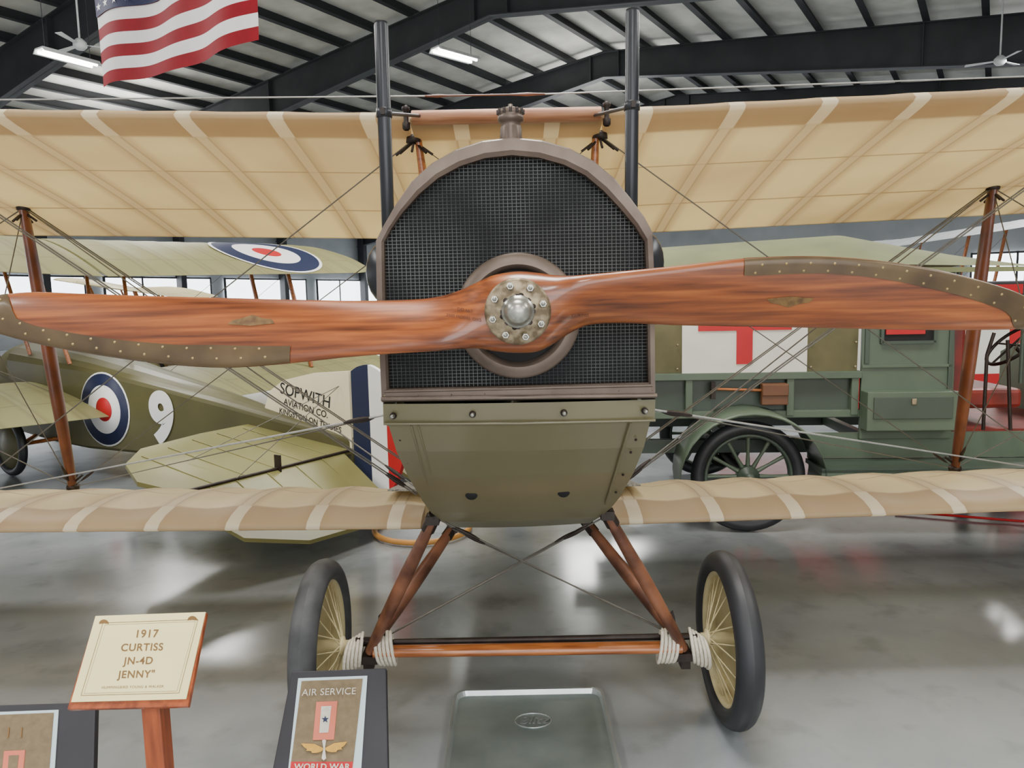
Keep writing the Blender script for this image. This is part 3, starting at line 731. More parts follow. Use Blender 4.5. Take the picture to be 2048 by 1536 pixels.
# ------------------------------------------------------------------ generic display biplane
def biplane(lab,T,hd,mw,mf,mtop,wing_z,special=False,tilt=.17):
    rt=root("biplane",lab,"airplane",(T[0],T[1],0),math.atan2(hd[1],hd[0]))
    def c(mb,name,**k): return mb.make(name,rt,False,**k)
    S=[(0,.02,.36,.56,.60),(.8,.10,.34,.68,.74),(1.6,.18,.31,.80,.88),(2.4,.26,.28,.92,1.0),(3.3,.35,.27,1.04,1.14),(3.9,.40,.3,1.08,1.22),(4.6,.42,.36,1.12,1.3)]
    rows=[]
    for x,w,a,b,t in S:
        row=[V((x,-w*.9,a)),V((x,-w,a+.03)),V((x,-w,b))]
        for k in range(1,8):
            q=math.pi*k/8; row.append(V((x,-w*math.cos(q),b+(t-b)*math.sin(q))))
        row+=[V((x,w,b)),V((x,w,a+.03)),V((x,w*.9,a))]
        rows.append(row)
    mb=MB(); mb.grid(rows,mf,True,smooth=False)
    mb.add(rows[0],[tuple(range(len(row)))],mf); mb.add(rows[-1],[tuple(range(len(row)))],mf); c(mb,"fuselage")
    mb=MB(); mb.lathe([(.42,-.02),(.45,.1),(.44,.4),(.38,.5),(.2,.52),(.18,.4),(0,.4)],(4.6,0,.8),(1,0,.1),m_iron if not special else mf,28); c(mb,"engine_cowling")
    mb=MB()
    rows=[]
    for k in range(-12,13):
        q=k/12; w=.1*(1-abs(q)**1.5)+.015; tw=.5*(1 if q>0 else -1)
        rows.append([V((5.2+tw*w*.6,1.2*q,.85+w)),V((5.16,1.2*q,.85)),V((5.2-tw*w*.6,1.2*q,.85-w)),V((5.24,1.2*q,.85))])
    mb.grid(rows,m_strut2,True); c(mb,"propeller")
    for nm,x0,z0,tl_ in(("upper_wing",4.75,wing_z,tilt),("lower_wing",4.35,.86,.17)):
        for s in(-1,1):
            mbw=wing_mb(s*.02,s*4.05,1.5,.06,.035,.36,mw,scal=.1,sub=4)
            Mw=Matrix.Translation((x0,0,z0))@Matrix.Rotation(math.pi/2,4,'Z')@Matrix.Rotation(-tl_,4,'X')
            Mw=Mw@Matrix.Rotation(-s*.03,4,'Y')
            mbw.make(nm,rt,False,M=Mw)
    for s in(-1,1):
        for y in(2.6,):
            for dx in(-.25,-1.05):
                mb=MB(); mb.tube([(4.75+dx,s*y,wing_z-tilt*abs(dx)+.1),(4.35+dx,s*y,.86-.17*abs(dx)+.14)],.022,m_strut2,8,ell=(1.6,1),ref=(1,0,0)); c(mb,"wing_strut")
        for dx in(-.2,-.95):
            mb=MB(); mb.tube([(4.75+dx,s*.45,wing_z-tilt*abs(dx)+.04),(4.45+dx,s*.33,1.1)],.02,m_strut2,8); c(mb,"cabane_strut")
        for dx in(.25,-.35):
            mb=MB(); mb.tube([(4.0+dx,s*.3,.36),(4.0,s*.62,.3)],.02,m_strut2,8); c(mb,"gear_strut")
        w=bpy.data.objects.new("wheel",None); COL.objects.link(w); w.parent=rt
        mb=MB(); mb.lathe([(.26+.04*math.cos(2*math.pi*k/12),.04*math.sin(2*math.pi*k/12)) for k in range(13)],(4.0,s*.72,.3),(0,1,0),m_rubber2,36); mb.make("tyre",w,False)
        mb=MB(); mb.lathe([(0,.05),(.05,.05),(.24,.015),(.24,-.015),(.05,-.05),(0,-.05)],(4.0,s*.72,.3),(0,1,0),mf,32); mb.make("wheel_disc",w,False)
        for a in((4.4,.3,1.0),(4.4-1.0,.3,.9)):
            mb=MB(); mb.tube([(a[0],s*a[1],a[2]-.2),(4.5 if a[0]>4 else 3.7,s*2.6,wing_z-.05-(tilt if a[0]<4 else .04))],.003,m_cable,5); c(mb,"bracing_wire")
    mb=MB(); mb.tube([(4.0,-.72,.3),(4.0,.72,.3)],.018,m_iron,8); c(mb,"axle")
    tp=[(0,.03),(.0,1.48),(.35,1.56),(.72,1.42),(.98,1.15),(1.08,.6),(1.1,.05)]; el=[(0,.12),(0,1.46),(-.18,1.50),(-.45,1.40),(-.62,1.05),(-.66,.5),(-.5,.2)]
    es=.52
    for s in(-1,1):
        mb=MB()
        mb.prism([V((x,s*y,.47+.13*x)) for x,y in tp],(0,0,.03),mtop)
        for y in(.25,.5,.75,1.0,1.25): mb.tube([(.02,s*y,.504),(1.0-.3*max(0,y-.6),s*y,.504+.13*(1.0-.3*max(0,y-.6)))],.004,mtop,5)
        c(mb,"tailplane")
        mb=MB()
        mb.prism([V((x-.012,s*y,.47+x*es)) for x,y in el],(0,0,.025),mtop)
        for y in(.35,.6,.85,1.1,1.3): 
            xe=-.60+.12*max(0,y-.9)*3; mb.tube([(-.02,s*y,.495),(xe,s*y,.497+xe*es)],.004,mtop,5)
        c(mb,"elevator")
        mb=MB(); mb.tube([(-.01,s*.05,.505),(-.01,s*1.45,.505)],.011,m_iron,6); mb.box((-.01,s*.75,.53),(.06,.012,.14),m_iron); c(mb,"elevator_hinge")
        for x in(.5,-.02): 
            mb=MB(); mb.tube([(x,s*1.1,.51+.13*max(0,x)),(.1,s*.03,1.0)],.003,m_cable,5); c(mb,"bracing_wire")
    fin=[(.0,.5),(.95,.66),(1.0,.78),(.93,.92),(.75,1.02),(.4,1.09),(.0,1.12)]
    mb=MB(); yw=.022; mb.prism([V((x,-yw,z)) for x,z in fin],(0,2*yw,0),m_finc if special else mtop); c(mb,"tail_fin",label="cream tail fin with black maker lettering" if special else None)
    rt_=root("rudder","rudder with blue, white and red vertical stripes" if special else "plain rudder with rounded top edge","r"); del rt_["category"]; rt_.parent=rt
    def zr(x):
        top=cat_interp([.02,.1,.22,.4,.5,.545],[1.12,1.16,1.17,1.07,.92,.68],-x); bot=cat_interp([.02,.2,.38,.5,.545],[.14,.13,.22,.42,.66],-x); return bot,top
    for (xa,xb),mm,nm in(((-.02,-.20),m_blue if special else mtop,"blue_stripe"),((-.20,-.37),m_white if special else mtop,"white_stripe"),((-.37,-.54),m_red if special else mtop,"red_stripe")):
        mb=MB(); n=8; up=[];lo=[]
        for k in range(n+1):
            x=xa+(xb-xa)*k/n; b_,t_=zr(x); up.append(V((x,-.018,t_))); lo.append(V((x,-.018,b_)))
        mb.prism(lo+up[::-1],(0,.036,0),mm); mb.make(nm if special else "rudder_panel",rt_,False)
    mb=MB(); mb.tube([(.25,0,.36),(.32,0,.12)],.015,m_strut2,8); mb.lathe([(.06+.03*math.cos(2*math.pi*k/8),.03*math.sin(2*math.pi*k/8)) for k in range(9)],(.33,0,.09),(0,1,0),m_rubber2,20); mb.lathe([(0,.02),(.05,.02),(.05,-.02),(0,-.02)],(.33,0,.09),(0,1,0),m_iron,16); c(mb,"tail_wheel")
    if special:
        def side(x): return .02+.1*x
        ex=V((-1,-.1,0)).normalized(); ez=V((0,0,1)); ny=ex.cross(ez)
        def disc(mb,x,z,r,m,off):
            o=V((x,side(x)+off,z)); mb.lathe([(0,.001),(r,.001),(r,-.004)],o,ny,m,40)
        mb=MB(); RX=2.95; disc(mb,RX,.68,.36,m_white,.008); disc(mb,RX,.68,.345,m_blue,.011); disc(mb,RX,.68,.235,m_white,.014); disc(mb,RX,.68,.115,m_red,.017); mb.make("roundel",rt,False,label="blue, white and red fuselage roundel")
        text("9",mat4(ex,ez,ny,V((2.15,side(2.15)+.012,.62))),m_white,"fuselage_number",rt,False,size=.62,bold=.03,extrude=.002)
        mb=MB(); Mw=Matrix.Translation((4.75,0,wing_z))@Matrix.Rotation(math.pi/2,4,'Z')@Matrix.Rotation(-tilt,4,'X')@Matrix.Rotation(.03,4,'Y')
        upf,_l=airfoil(1.5,.06,.035,28); ux=[a for a,b in upf]; uz=[b for a,b in upf]
        cx,cy=-2.55,.75
        for r0_,r1_,mm in((0,.19,m_red),(.19,.44,m_white),(.44,.69,m_blue),(.69,.73,m_white)):
            rows=[]
            for j in range(5):
                r=r0_+(r1_-r0_)*j/4; row=[]
                for i in range(48):
                    a=2*math.pi*i/48; X=cx+r*math.cos(a); Y=cy+r*math.sin(a); row.append(V((X,Y,cat_interp(ux,uz,Y)+.006)))
                rows.append(row)
            mb.grid(rows,mm,True)
        mb.make("wing_roundel",rt,False,M=Mw,label="large blue, white and red wing roundel")
        an=-.16; fx=V((-math.cos(an),0,math.sin(an))); fn=V((0,1,0))
        fy=V((-math.sin(-an),0,math.cos(an)))
        for body,x,z,sz in(("SOPWITH",.50,.905,.135),("AVIATION CO.",.50,.80,.078),("KINGSTON ON THAMES",.46,.705,.066)):
            text(body,mat4(fx,fy,fn,V((x,.0245,z))),m_ink,"lettering",rt,False,size=sz,bold=.001)
    return rt
biplane("khaki green scout biplane with roundels and white number nine",(-1.25,5.75),(-.84,.54),m_wing2,m_khaki,m_khakil,2.40,True,tilt=.30)
biplane("cream coloured vintage biplane parked by the windows",(-4.0,17.5),(-.98,-.2),m_wing3,m_wing3,m_wing3,2.05)
biplane("silver grey vintage biplane parked at the far side",(4.2,15.5),(.97,.2),m_wing4,m_truckd,m_wing4,2.75)
# ------------------------------------------------------------------ ambulance truck
TR=root("ambulance_truck","sage green vintage ambulance truck with red cross canvas side","truck",(1.63,5.2,0),math.radians(-4))
def ct(mb,name,**k): return mb.make(name,TR,False,**k)
def xz(pts,y): return [V((a,y,b)) for a,b in pts]
mb=MB(); mb.box((.6,.16,.55),(3.6,.06,.1),m_truckd); mb.box((.6,1.3,.55),(3.6,.06,.1),m_truckd)
for x in(-.9,0,1.0,2.2): mb.box((x,.73,.55),(.06,1.1,.08),m_truckd)
ct(mb,"chassis",bevel=.005)
mb=MB(); mb.box((-.1,.73,.80),(1.8,1.42,.06),m_truckd); mb.box((-.1,.06,.93),(1.8,.03,.27),m_truckd); mb.box((-.1,1.42,.93),(1.8,.03,.27),m_truckd); mb.box((-.98,.73,1.2),(.04,1.4,.85),m_truck)
mb.box((-.1,.02,1.075),(1.8,.07,.05),m_truck); mb.box((-.1,.03,.80),(1.8,.05,.05),m_truck)
for x in(-.9,-.38,.32,.76): mb.box((x,.02,.93),(.05,.05,.28),m_truck)
ct(mb,"cargo_body",bevel=.004,label="sage green slatted cargo body")
mb=MB(); n=24; rows=[]
for i in range(n+1):
    x=-.98+1.76*i/n; rows.append([V((x,.03-.012*math.sin(i*1.3)**2-.01*math.sin(z*3),1.09+.72*z)) for z in [k/6 for k in range(7)]])
mb.grid(rows,m_canvas); ct(mb,"canvas_side",label="olive canvas side curtain")
mb=MB(); mb.prism(xz([(-.43,1.09),(.43,1.09),(.43,1.78),(-.43,1.78)],.002),(0,.006,0),m_canvasw); 
mb.box((.0,-.001,1.46),(.11,.008,.60),m_red); mb.box((.0,-.0015,1.45),(.64,.008,.11),m_red); ct(mb,"red_cross_flag",label="white canvas flag with red cross")
for x in(-.46,.46,.76):
    for z in(1.13,1.3,1.5):
        mb=MB(); mb.lathe([(0,.004),(.008,.003),(.009,0)],(x,.005,z),(0,-1,0),m_steel,8); ct(mb,"curtain_fastener")
mb=MB(); rows=[]
for x,ze,zr_ in((-1.02,1.82,2.0),(.8,1.83,2.08),(.84,1.83,2.08),(1.9,1.79,1.84)):
    row=[]
    for k in range(15):
        q=k/14; y=-.06+1.58*q; row.append(V((x,y,ze+(zr_-ze)*math.sin(math.pi*q)**.7)))
    rows.append(row)
mb.grid(rows,m_roof)
mb.prism([V((-1.02,-.06,1.83)),V((1.9,-.06,1.79)),V((1.9,-.06,1.76)),V((-1.02,-.06,1.78))],(0,.02,0),m_roof)
mb.prism([V((-1.02,1.5,1.83)),V((1.9,1.5,1.79)),V((1.9,1.5,1.76)),V((-1.02,1.5,1.78))],(0,.02,0),m_roof)
ct(mb,"canvas_roof",label="faded green canvas roof")
for x in(1.42,1.86): 
    for y in(.0,1.45):
        mb=MB(); mb.tube([(x,y,1.78),(x,y,1.0 if x>1.5 else 1.7)],.014,m_truckd,8); ct(mb,"roof_post")
mb=MB(); mb.prism(xz([(.80,.62),(1.42,.62),(1.42,1.1),(1.40,1.80),(.80,1.80)],.0),(0,.03,0),m_truck)
mb.box((1.1,-.006,1.13),(.6,.012,.02),m_truck); mb.box((.83,-.006,1.45),(.03,.012,.6),m_truckd); mb.box((1.39,-.006,1.3),(.03,.012,.8),m_truckd)
ct(mb,"cab_side",bevel=.003,label="sage green wooden cab side panel")
mb=MB(); mb.box((1.1,-.004,1.43),(.34,.01,.26),m_dark); mb.box((1.08,-.012,1.42),(.26,.01,.14),m_red)
for a,b,c_,d_ in((1.1,1.565,.36,.02),(1.1,1.295,.36,.02)): mb.box((a,-.014,b),(c_,.02,d_),m_truckd)
for a in(.925,1.275): mb.box((a,-.014,1.43),(.02,.02,.28),m_truckd)
ct(mb,"cab_window",label="small dark-framed cab window")
mb=MB(); mb.box((1.10,-.06,.83),(.6,.12,.27),m_truck); ct(mb,"tool_box",bevel=.006,label="sage green side tool box")
mb=MB(); mb.box((1.10,-.125,.855),(.52,.01,.15),m_truckd); mb.box((1.10,-.135,.90),(.03,.012,.04),m_steel); ct(mb,"tool_box_lid",bevel=.003)
mb=MB(); mb.box((1.45,-.12,.46),(2.0,.34,.03),m_truckd); mb.prism(xz([(.46,.48),(2.45,.48),(2.45,.66),(.46,.66)],.03),(0,.02,0),m_truck); mb.box((1.45,-.28,.43),(2.0,.02,.07),m_truck)
ct(mb,"running_board",label="green running board and apron")
for cx in(0,2.65):
    mb=MB(); rows=[]
    for i in range(19):
        a=math.radians((-12+204*i/18) if cx==0 else (10+160*i/18)); r=.46
        x=cx-r*math.cos(a)*1.05; z=.41+r*math.sin(a)*.98
        rows.append([V((x,-.30,z-.02)),V((x,-.29,z)),V((x,.08,z+.01)),V((x,.08,z-.005)),V((x,-.28,z-.015))])
    mb.grid(rows,m_truck,True); ct(mb,"fender",label="curved sage green fender")
def truckwheel(x,y):
    w=bpy.data.objects.new("wheel",None); COL.objects.link(w); w.parent=TR; w["label"]="wooden-spoked wheel with black rubber tyre"
    c=V((x,y,.39)); ax=V((0,-1,0))
    mb=MB(); mb.lathe([(.342+.048*math.cos(2*math.pi*k/14),.048*math.sin(2*math.pi*k/14)) for k in range(15)],c,ax,m_rubber2,52); mb.make("tyre",w,False)
    mb=MB(); mb.lathe([(.302,-.03),(.302,.03),(.292,.035),(.279,.03),(.279,-.03),(.292,-.035),(.302,-.03)],c,ax,m_truckd,48); mb.make("rim",w,False)
    for k in range(12):
        a=2*math.pi*k/12; d=V((math.cos(a),0,math.sin(a))); mb=MB(); mb.tube([c+d*.06,c+d*.16,c+d*.285],[.018,.012,.015],m_truck,8,ell=(1,1)); mb.make("spoke",w,False)
    mb=MB(); mb.lathe([(0,.085),(.02,.085),(.035,.075),(.038,.04),(.075,.035),(.078,.02),(.078,-.03),(0,-.03)],c,ax,m_truckd,24); mb.lathe([(0,.09),(.015,.088),(.017,.08)],c,ax,m_steel,12); mb.make("hub",w,False)
for x,y in((0,-.14),(0,1.55),(2.65,-.14),(2.65,1.55)): truckwheel(x,y)
mb=MB(); mb.tube([(0,-.1,.39),(0,1.5,.39)],.03,m_dark,10); mb.lathe([(.05,-.12),(.12,-.04),(.12,.04),(.05,.12)],(0,.72,.39),(0,1,0),m_dark,16); ct(mb,"rear_axle")
mb=MB(); mb.tube([(2.65,-.1,.39),(2.65,1.5,.39)],.025,m_dark,10); ct(mb,"front_axle")
mb=MB(); mb.box((1.72,.73,.88),(.45,1.25,.14),m_redleather); mb.box((1.50,.73,1.15),(.1,1.25,.5),m_redleather); ct(mb,"seat",bevel=.03,label="red-brown leather bench seat")
mb=MB(); mb.box((1.95,.73,.66),(1.0,1.35,.03),m_redleather); ct(mb,"cab_floor")
mb=MB(); mb.tube([(2.42,.35,.8),(2.02,.35,1.22)],.014,m_iron,8); mb.ring((2.0,.35,1.24),(-.7,0,.72),.2,.013,m_iron,32,8)
for k in range(4):
    a=k*math.pi/2; q=V((.72*math.cos(a)*.2,math.sin(a)*.2,.7*math.cos(a)*.2)); mb.tube([V((2.0,.35,1.24)),V((2.0,.35,1.24))+q],.008,m_iron,6)
ct(mb,"steering_wheel")
mb=MB(); mb.prism([V((2.45,.15,.6)),V((2.45,1.3,.6)),V((2.45,1.3,1.12)),V((2.45,1.1,1.2)),V((2.45,.35,1.2)),V((2.45,.15,1.12))],(.03,0,0),m_truck); ct(mb,"dashboard_panel")
rows=[]
for x,h,w in((2.48,1.15,.38),(3.2,1.05,.3)):
    rows.append([V((x,.73-w,.6)),V((x,.73-w,h-.12)),V((x,.73-w*.6,h)),V((x,.73+w*.6,h)),V((x,.73+w,h-.12)),V((x,.73+w,.6))])
mb=MB(); mb.grid(rows,m_truck,smooth=False); ct(mb,"hood")
mb=MB(); mb.box((3.24,.73,.85),(.08,.6,.6),m_black); ct(mb,"truck_radiator",bevel=.02)
mb=MB(); p=V((1.95,-.12,1.22)); mb.tube([(1.95,.0,.95),(1.95,-.12,1.05),p],.012,m_truckd,8); mb.lathe([(.0,-.08),(.06,-.08),(.065,-.06),(.065,.06),(.05,.09),(.03,.11),(.03,.14),(.04,.15),(0,.17)],p+V((0,0,.05)),(0,0,1),m_truck,20); mb.lathe([(.055,0),(.06,.03),(0,.032)],p+V((0,-.05,.05)),(0,-1,0),m_nut,20); ct(mb,"side_lamp",label="green carriage side lamp")
for pts in([(1.62,-.02,.68),(1.62,-.02,1.2),(1.66,-.02,1.35)],[(1.8,-.02,.68),(1.75,-.02,1.3)]):
    mb=MB(); mb.tube(pts,.012,m_iron,8); ct(mb,"brake_lever")
mb=MB(); mb.tube([(-.22,-.03,.99),(.28,-.03,.97)],.010,m_strut2,8); mb.box((-.22,-.03,.98),(.03,.04,.12),m_iron); ct(mb,"hand_axe")
mb=MB(); mb.box((.2,-.03,.95),(.18,.06,.15),m_leather); mb.box((.2,-.065,.98),(.18,.012,.08),m_leather); ct(mb,"leather_satchel",bevel=.012)
bn=root("banner_stand","tall white banner with broad red panels on metal frame","banner",(4.7,8.6,0))
mb=MB(); mb.box((4.7,8.6,.95),(4.8,.02,1.5),m_canvasw); mb.box((4.7,8.585,1.5),(4.8,.01,.4),m_red); mb.box((6.4,8.585,.9),(1.3,.01,1.38),m_red); mb.box((4.2,8.585,.45),(3.6,.01,.45),m_red); ch(bn,mb,"banner_cloth",label="white cloth with red panels")
mb=MB()
for x in(2.3,7.1): mb.tube([(x,8.62,0.0),(x,8.62,1.72)],.02,m_steelbeam,8); mb.box((x,8.62,.015),(.06,.6,.03),m_steelbeam)
mb.tube([(2.3,8.62,1.72),(7.1,8.62,1.72)],.02,m_steelbeam,8); ch(bn,mb,"banner_frame")
a=PZ(1792,1022,0.02); b=PZ(2160,1052,.02); c_=PZ(1800,1000,.02); 
mb=MB(); mb.tube([c_+V((1.2,.2,0)),c_,a,b],.009,m_red,8); mb.make("floor_stand_base",label="dark red tubular stand base lying on the floor",cat="stand base")
c=PZ(838,1062,.02); mb=MB(); mb.ring((c.x+.02,c.y+.05,.03),(0,0,1),.34,.02,m_orange,48,8); mb.make("wooden_ring",label="orange varnished wooden hoop lying on the floor",cat="hoop")
# ------------------------------------------------------------------ flag
FA=V((-4.93,9.5,0)); FB=V((-2.52,7.97,0)); fw=(FB-FA).length; fd=(FB-FA).normalized(); fn=V((fd.y,-fd.x,0))
zb0=4.33; fh=1.76
FG=root("hanging_flag","large red, white and blue striped flag hanging from the roof","flag",FA+V((0,0,zb0)))
def fpt(s,t,off=0):
    wv=.05*math.sin(s*9+t*2)+.03*math.sin(s*17-t*3)
    sag=-.03*math.sin(math.pi*s)*(1-t)
    return FA+fd*(fw*s)+fn*(wv+off)+V((0,0,zb0+fh*t+sag+.01*math.sin(s*14)))
mb=MB(); NS=48
for k in range(13):
    m_=m_flagred if k%2==0 else m_flagwhite
    rows=[[fpt(i/NS,(k+q/2)/13) for q in range(3)] for i in range(NS+1)]
    mb.grid(rows,m_)
ch(FG,mb,"flag_stripes")
mb=MB()
for off in(.012,-.012):
    mb.grid([[fpt(.4*i/20,(6+7*q/14)/13,off) for q in range(15)] for i in range(21)],m_flagblue)
for i in range(11):
    for j in range(9):
        if (i+j)%2: continue
        s_=.4*(i+1)/12; t_=(6+7*(j+1)/10)/13
        for off in(.018,-.018):
            p=fpt(s_,t_,off); vs=[p]
            for q in range(10):
                a=math.pi*q/5+math.pi/2; r=.05 if q%2==0 else .02; vs.append(p+fd*(r*math.cos(a))+V((0,0,r*math.sin(a))))
            mb.add(vs,[(0,q+1,(q+1)%10+1) for q in range(10)],m_white)
ch(FG,mb,"flag_canton",label="blue canton with white stars")
for s_ in(0.02,.98):
    p=fpt(s_,1); mb=MB(); vv=(p-B1).dot(R_); mb.tube([p,V((p.x,p.y,roofz(vv)-.2))],.005,m_cable,6); ch(FG,mb,"hanging_line")
# ------------------------------------------------------------------ light fixtures, fans
def fixture(pa,pb,lit,lab):
    a=V(pa);b=V(pb); d=(b-a).normalized(); L=(b-a).length; c=(a+b)/2
    rt=root("fluorescent_light",lab,"ceiling light",c,group="hanging fluorescent lights")
    n=V((0,0,1)).cross(d).normalized()
    mb=MB(); mb.prism([c-d*L/2+n*w+V((0,0,z)) for w,z in((-.22,0),(-.14,.09),(.14,.09),(.22,0),(.18,.005),(.12,.06),(-.12,.06),(-.18,.005))],d*L,m_fixt); ch(rt,mb,"reflector")
    for w in(-.09,.09):
        mb=MB(); mb.tube([c-d*(L/2-.03)+n*w+V((0,0,.015)),c+d*(L/2-.03)+n*w+V((0,0,.015))],.03,m_tube if lit else m_white,10); ch(rt,mb,"lamp_tube")
    for k in(-.4,.4):
        p=c+d*L*k+V((0,0,.09)); vv=(p-B1).dot(R_); mb=MB(); mb.tube([p,V((p.x,p.y,roofz(vv)-.1))],.006,m_steelbeam,6); ch(rt,mb,"hanger")
fixture(PZ(78,104,6.6),PZ(192,134,6.6),True,"lit fluorescent fixture hanging on thin rods")
fixture(PZ(870,102,7.0),PZ(950,124,7.0),True,"fluorescent fixture hung between dark beams")
def fan(p,lab):
    rt=root("ceiling_fan",lab,"ceiling fan",p,group="white ceiling fans"); vv=(V(p)-B1).dot(R_)
    mb=MB(); mb.tube([V(p)+V((0,0,.1)),V((p[0],p[1],roofz(vv)-.1))],.02,m_fixt,8); ch(rt,mb,"downrod")
    mb=MB(); mb.lathe([(0,-.1),(.08,-.09),(.13,-.03),(.13,.05),(.06,.12),(0,.13)],p,(0,0,1),m_fixt,24); ch(rt,mb,"motor")
    for k in range(3):
        a=2*math.pi*k/3+.5; d=V((math.cos(a),math.sin(a),0)); n=V((-d.y,d.x,.15)); mb=MB()
        mb.prism([V(p)+d*.1+n*.03,V(p)+d*.7+n*.06,V(p)+d*.72-n*.06,V(p)+d*.1-n*.04],(0,0,.01),m_fixt); ch(rt,mb,"fan_blade")
fan(PZ(160,90,7.0),"white three-blade ceiling fan on a long downrod")
fan(PZ(2000,122,7.0),"white three-blade ceiling fan near dark rafter")
# ------------------------------------------------------------------ signs
def sign_text(rt,body,x,y,h,o,n,m,name="lettering",slope=0,skew=0,spacing=1,bold=0,lift=.0006):
    c=PP(x,y,o,n)-ray(x,y).normalized()*lift
    ex=(PP(x+10,y+slope*10,o,n)-PP(x,y,o,n))/10; ey=(PP(x+skew*10,y-10,o,n)-PP(x,y,o,n))/10; nn=ex.cross(ey).normalized()
    if nn.dot(n)<0: nn=-nn
    return text(body,mat4(ex,ey,nn*ex.length,c),m,name,rt,True,size=h,spacing=spacing,bold=bold)
def quad(mb,pts,o,n,m,th,lift=0):
    q=[PP(a,b,o,n)+n*lift for a,b in pts]; mb.prism(q,-n*th,m); return q
tl,tr_,bl=P(190,1232,1.76),P(412,1225,1.76),P(140,1405,1.62)
n=(tr_-tl).cross(tl-bl).normalized()
if n.z<0: n=-n
o=tl
ctr=PP(278,1318,o,n)
S1=root("information_sign","cream name plaque on a red-stained wooden post","sign",(ctr.x,ctr.y,0))
mb=MB(); quad(mb,[(188,1234),(412,1223),(375,1412),(132,1418)],o,n,m_postwood,.014,-.004); ch(S1,mb,"sign_board",bevel=.002,label="red-stained wooden backing board")
mb=MB(); quad(mb,[(191,1232),(411,1224),(372,1398),(142,1404)],o,n,m_plate,.003,0); ch(S1,mb,"plaque",label="cream engraved plaque")
mb=MB()
for pts in([(206,1246),(396,1239),(358,1386),(162,1391)],[(210,1250),(391,1243),(354,1382),(168,1387)]):
    q=[PP(a,b,o,n)+n*.0004 for a,b in pts]; q.append(q[0])
    for i in range(4): mb.tube([q[i],q[i+1]],.0006 if pts[0][0]==206 else .0003,m_brownink,4)
for x,y in((208,1247),(385,1240)):
    vs=[PP(x,y,o,n)+n*.0008]+[PP(x+10*math.cos(math.pi*k/8),y+1-9*math.sin(math.pi*k/8),o,n)+n*.0008 for k in range(9)]
    mb.add(vs,[(0,k+1,k+2) for k in range(8)],m_brownink)
ch(S1,mb,"plaque_border",label="thin brown ruled border")
for body,x,y,h in(("1917",293,1268,19),("CURTISS",284,1295,18),("JN-4D",277,1322,18),('JENNY"',273,1349,18),("HUMMINGBIRD YOUNG & WALKER",265,1374,8)):
    sign_text(S1,body,x,y,h*1.15 if h>10 else h*.9,o,n,m_brownink,slope=-.02,skew=.15,spacing=1.1,bold=.35 if h>10 else 0,lift=.001)
mb=MB(); pc=PP(290,1400,o,n)
mb.prism([V((pc.x-.022,pc.y+.02,0)),V((pc.x+.022,pc.y+.02,0)),V((pc.x+.022,pc.y+.02,pc.z-.02)),V((pc.x-.022,pc.y+.02,pc.z-.02))],(0,.05,0),m_postwood)
ch(S1,mb,"sign_post",bevel=.003,label="red-stained wooden post")
mb=MB(); mb.box((pc.x,pc.y+.045,.02),(.3,.3,.04),m_postwood); ch(S1,mb,"sign_base",bevel=.004)
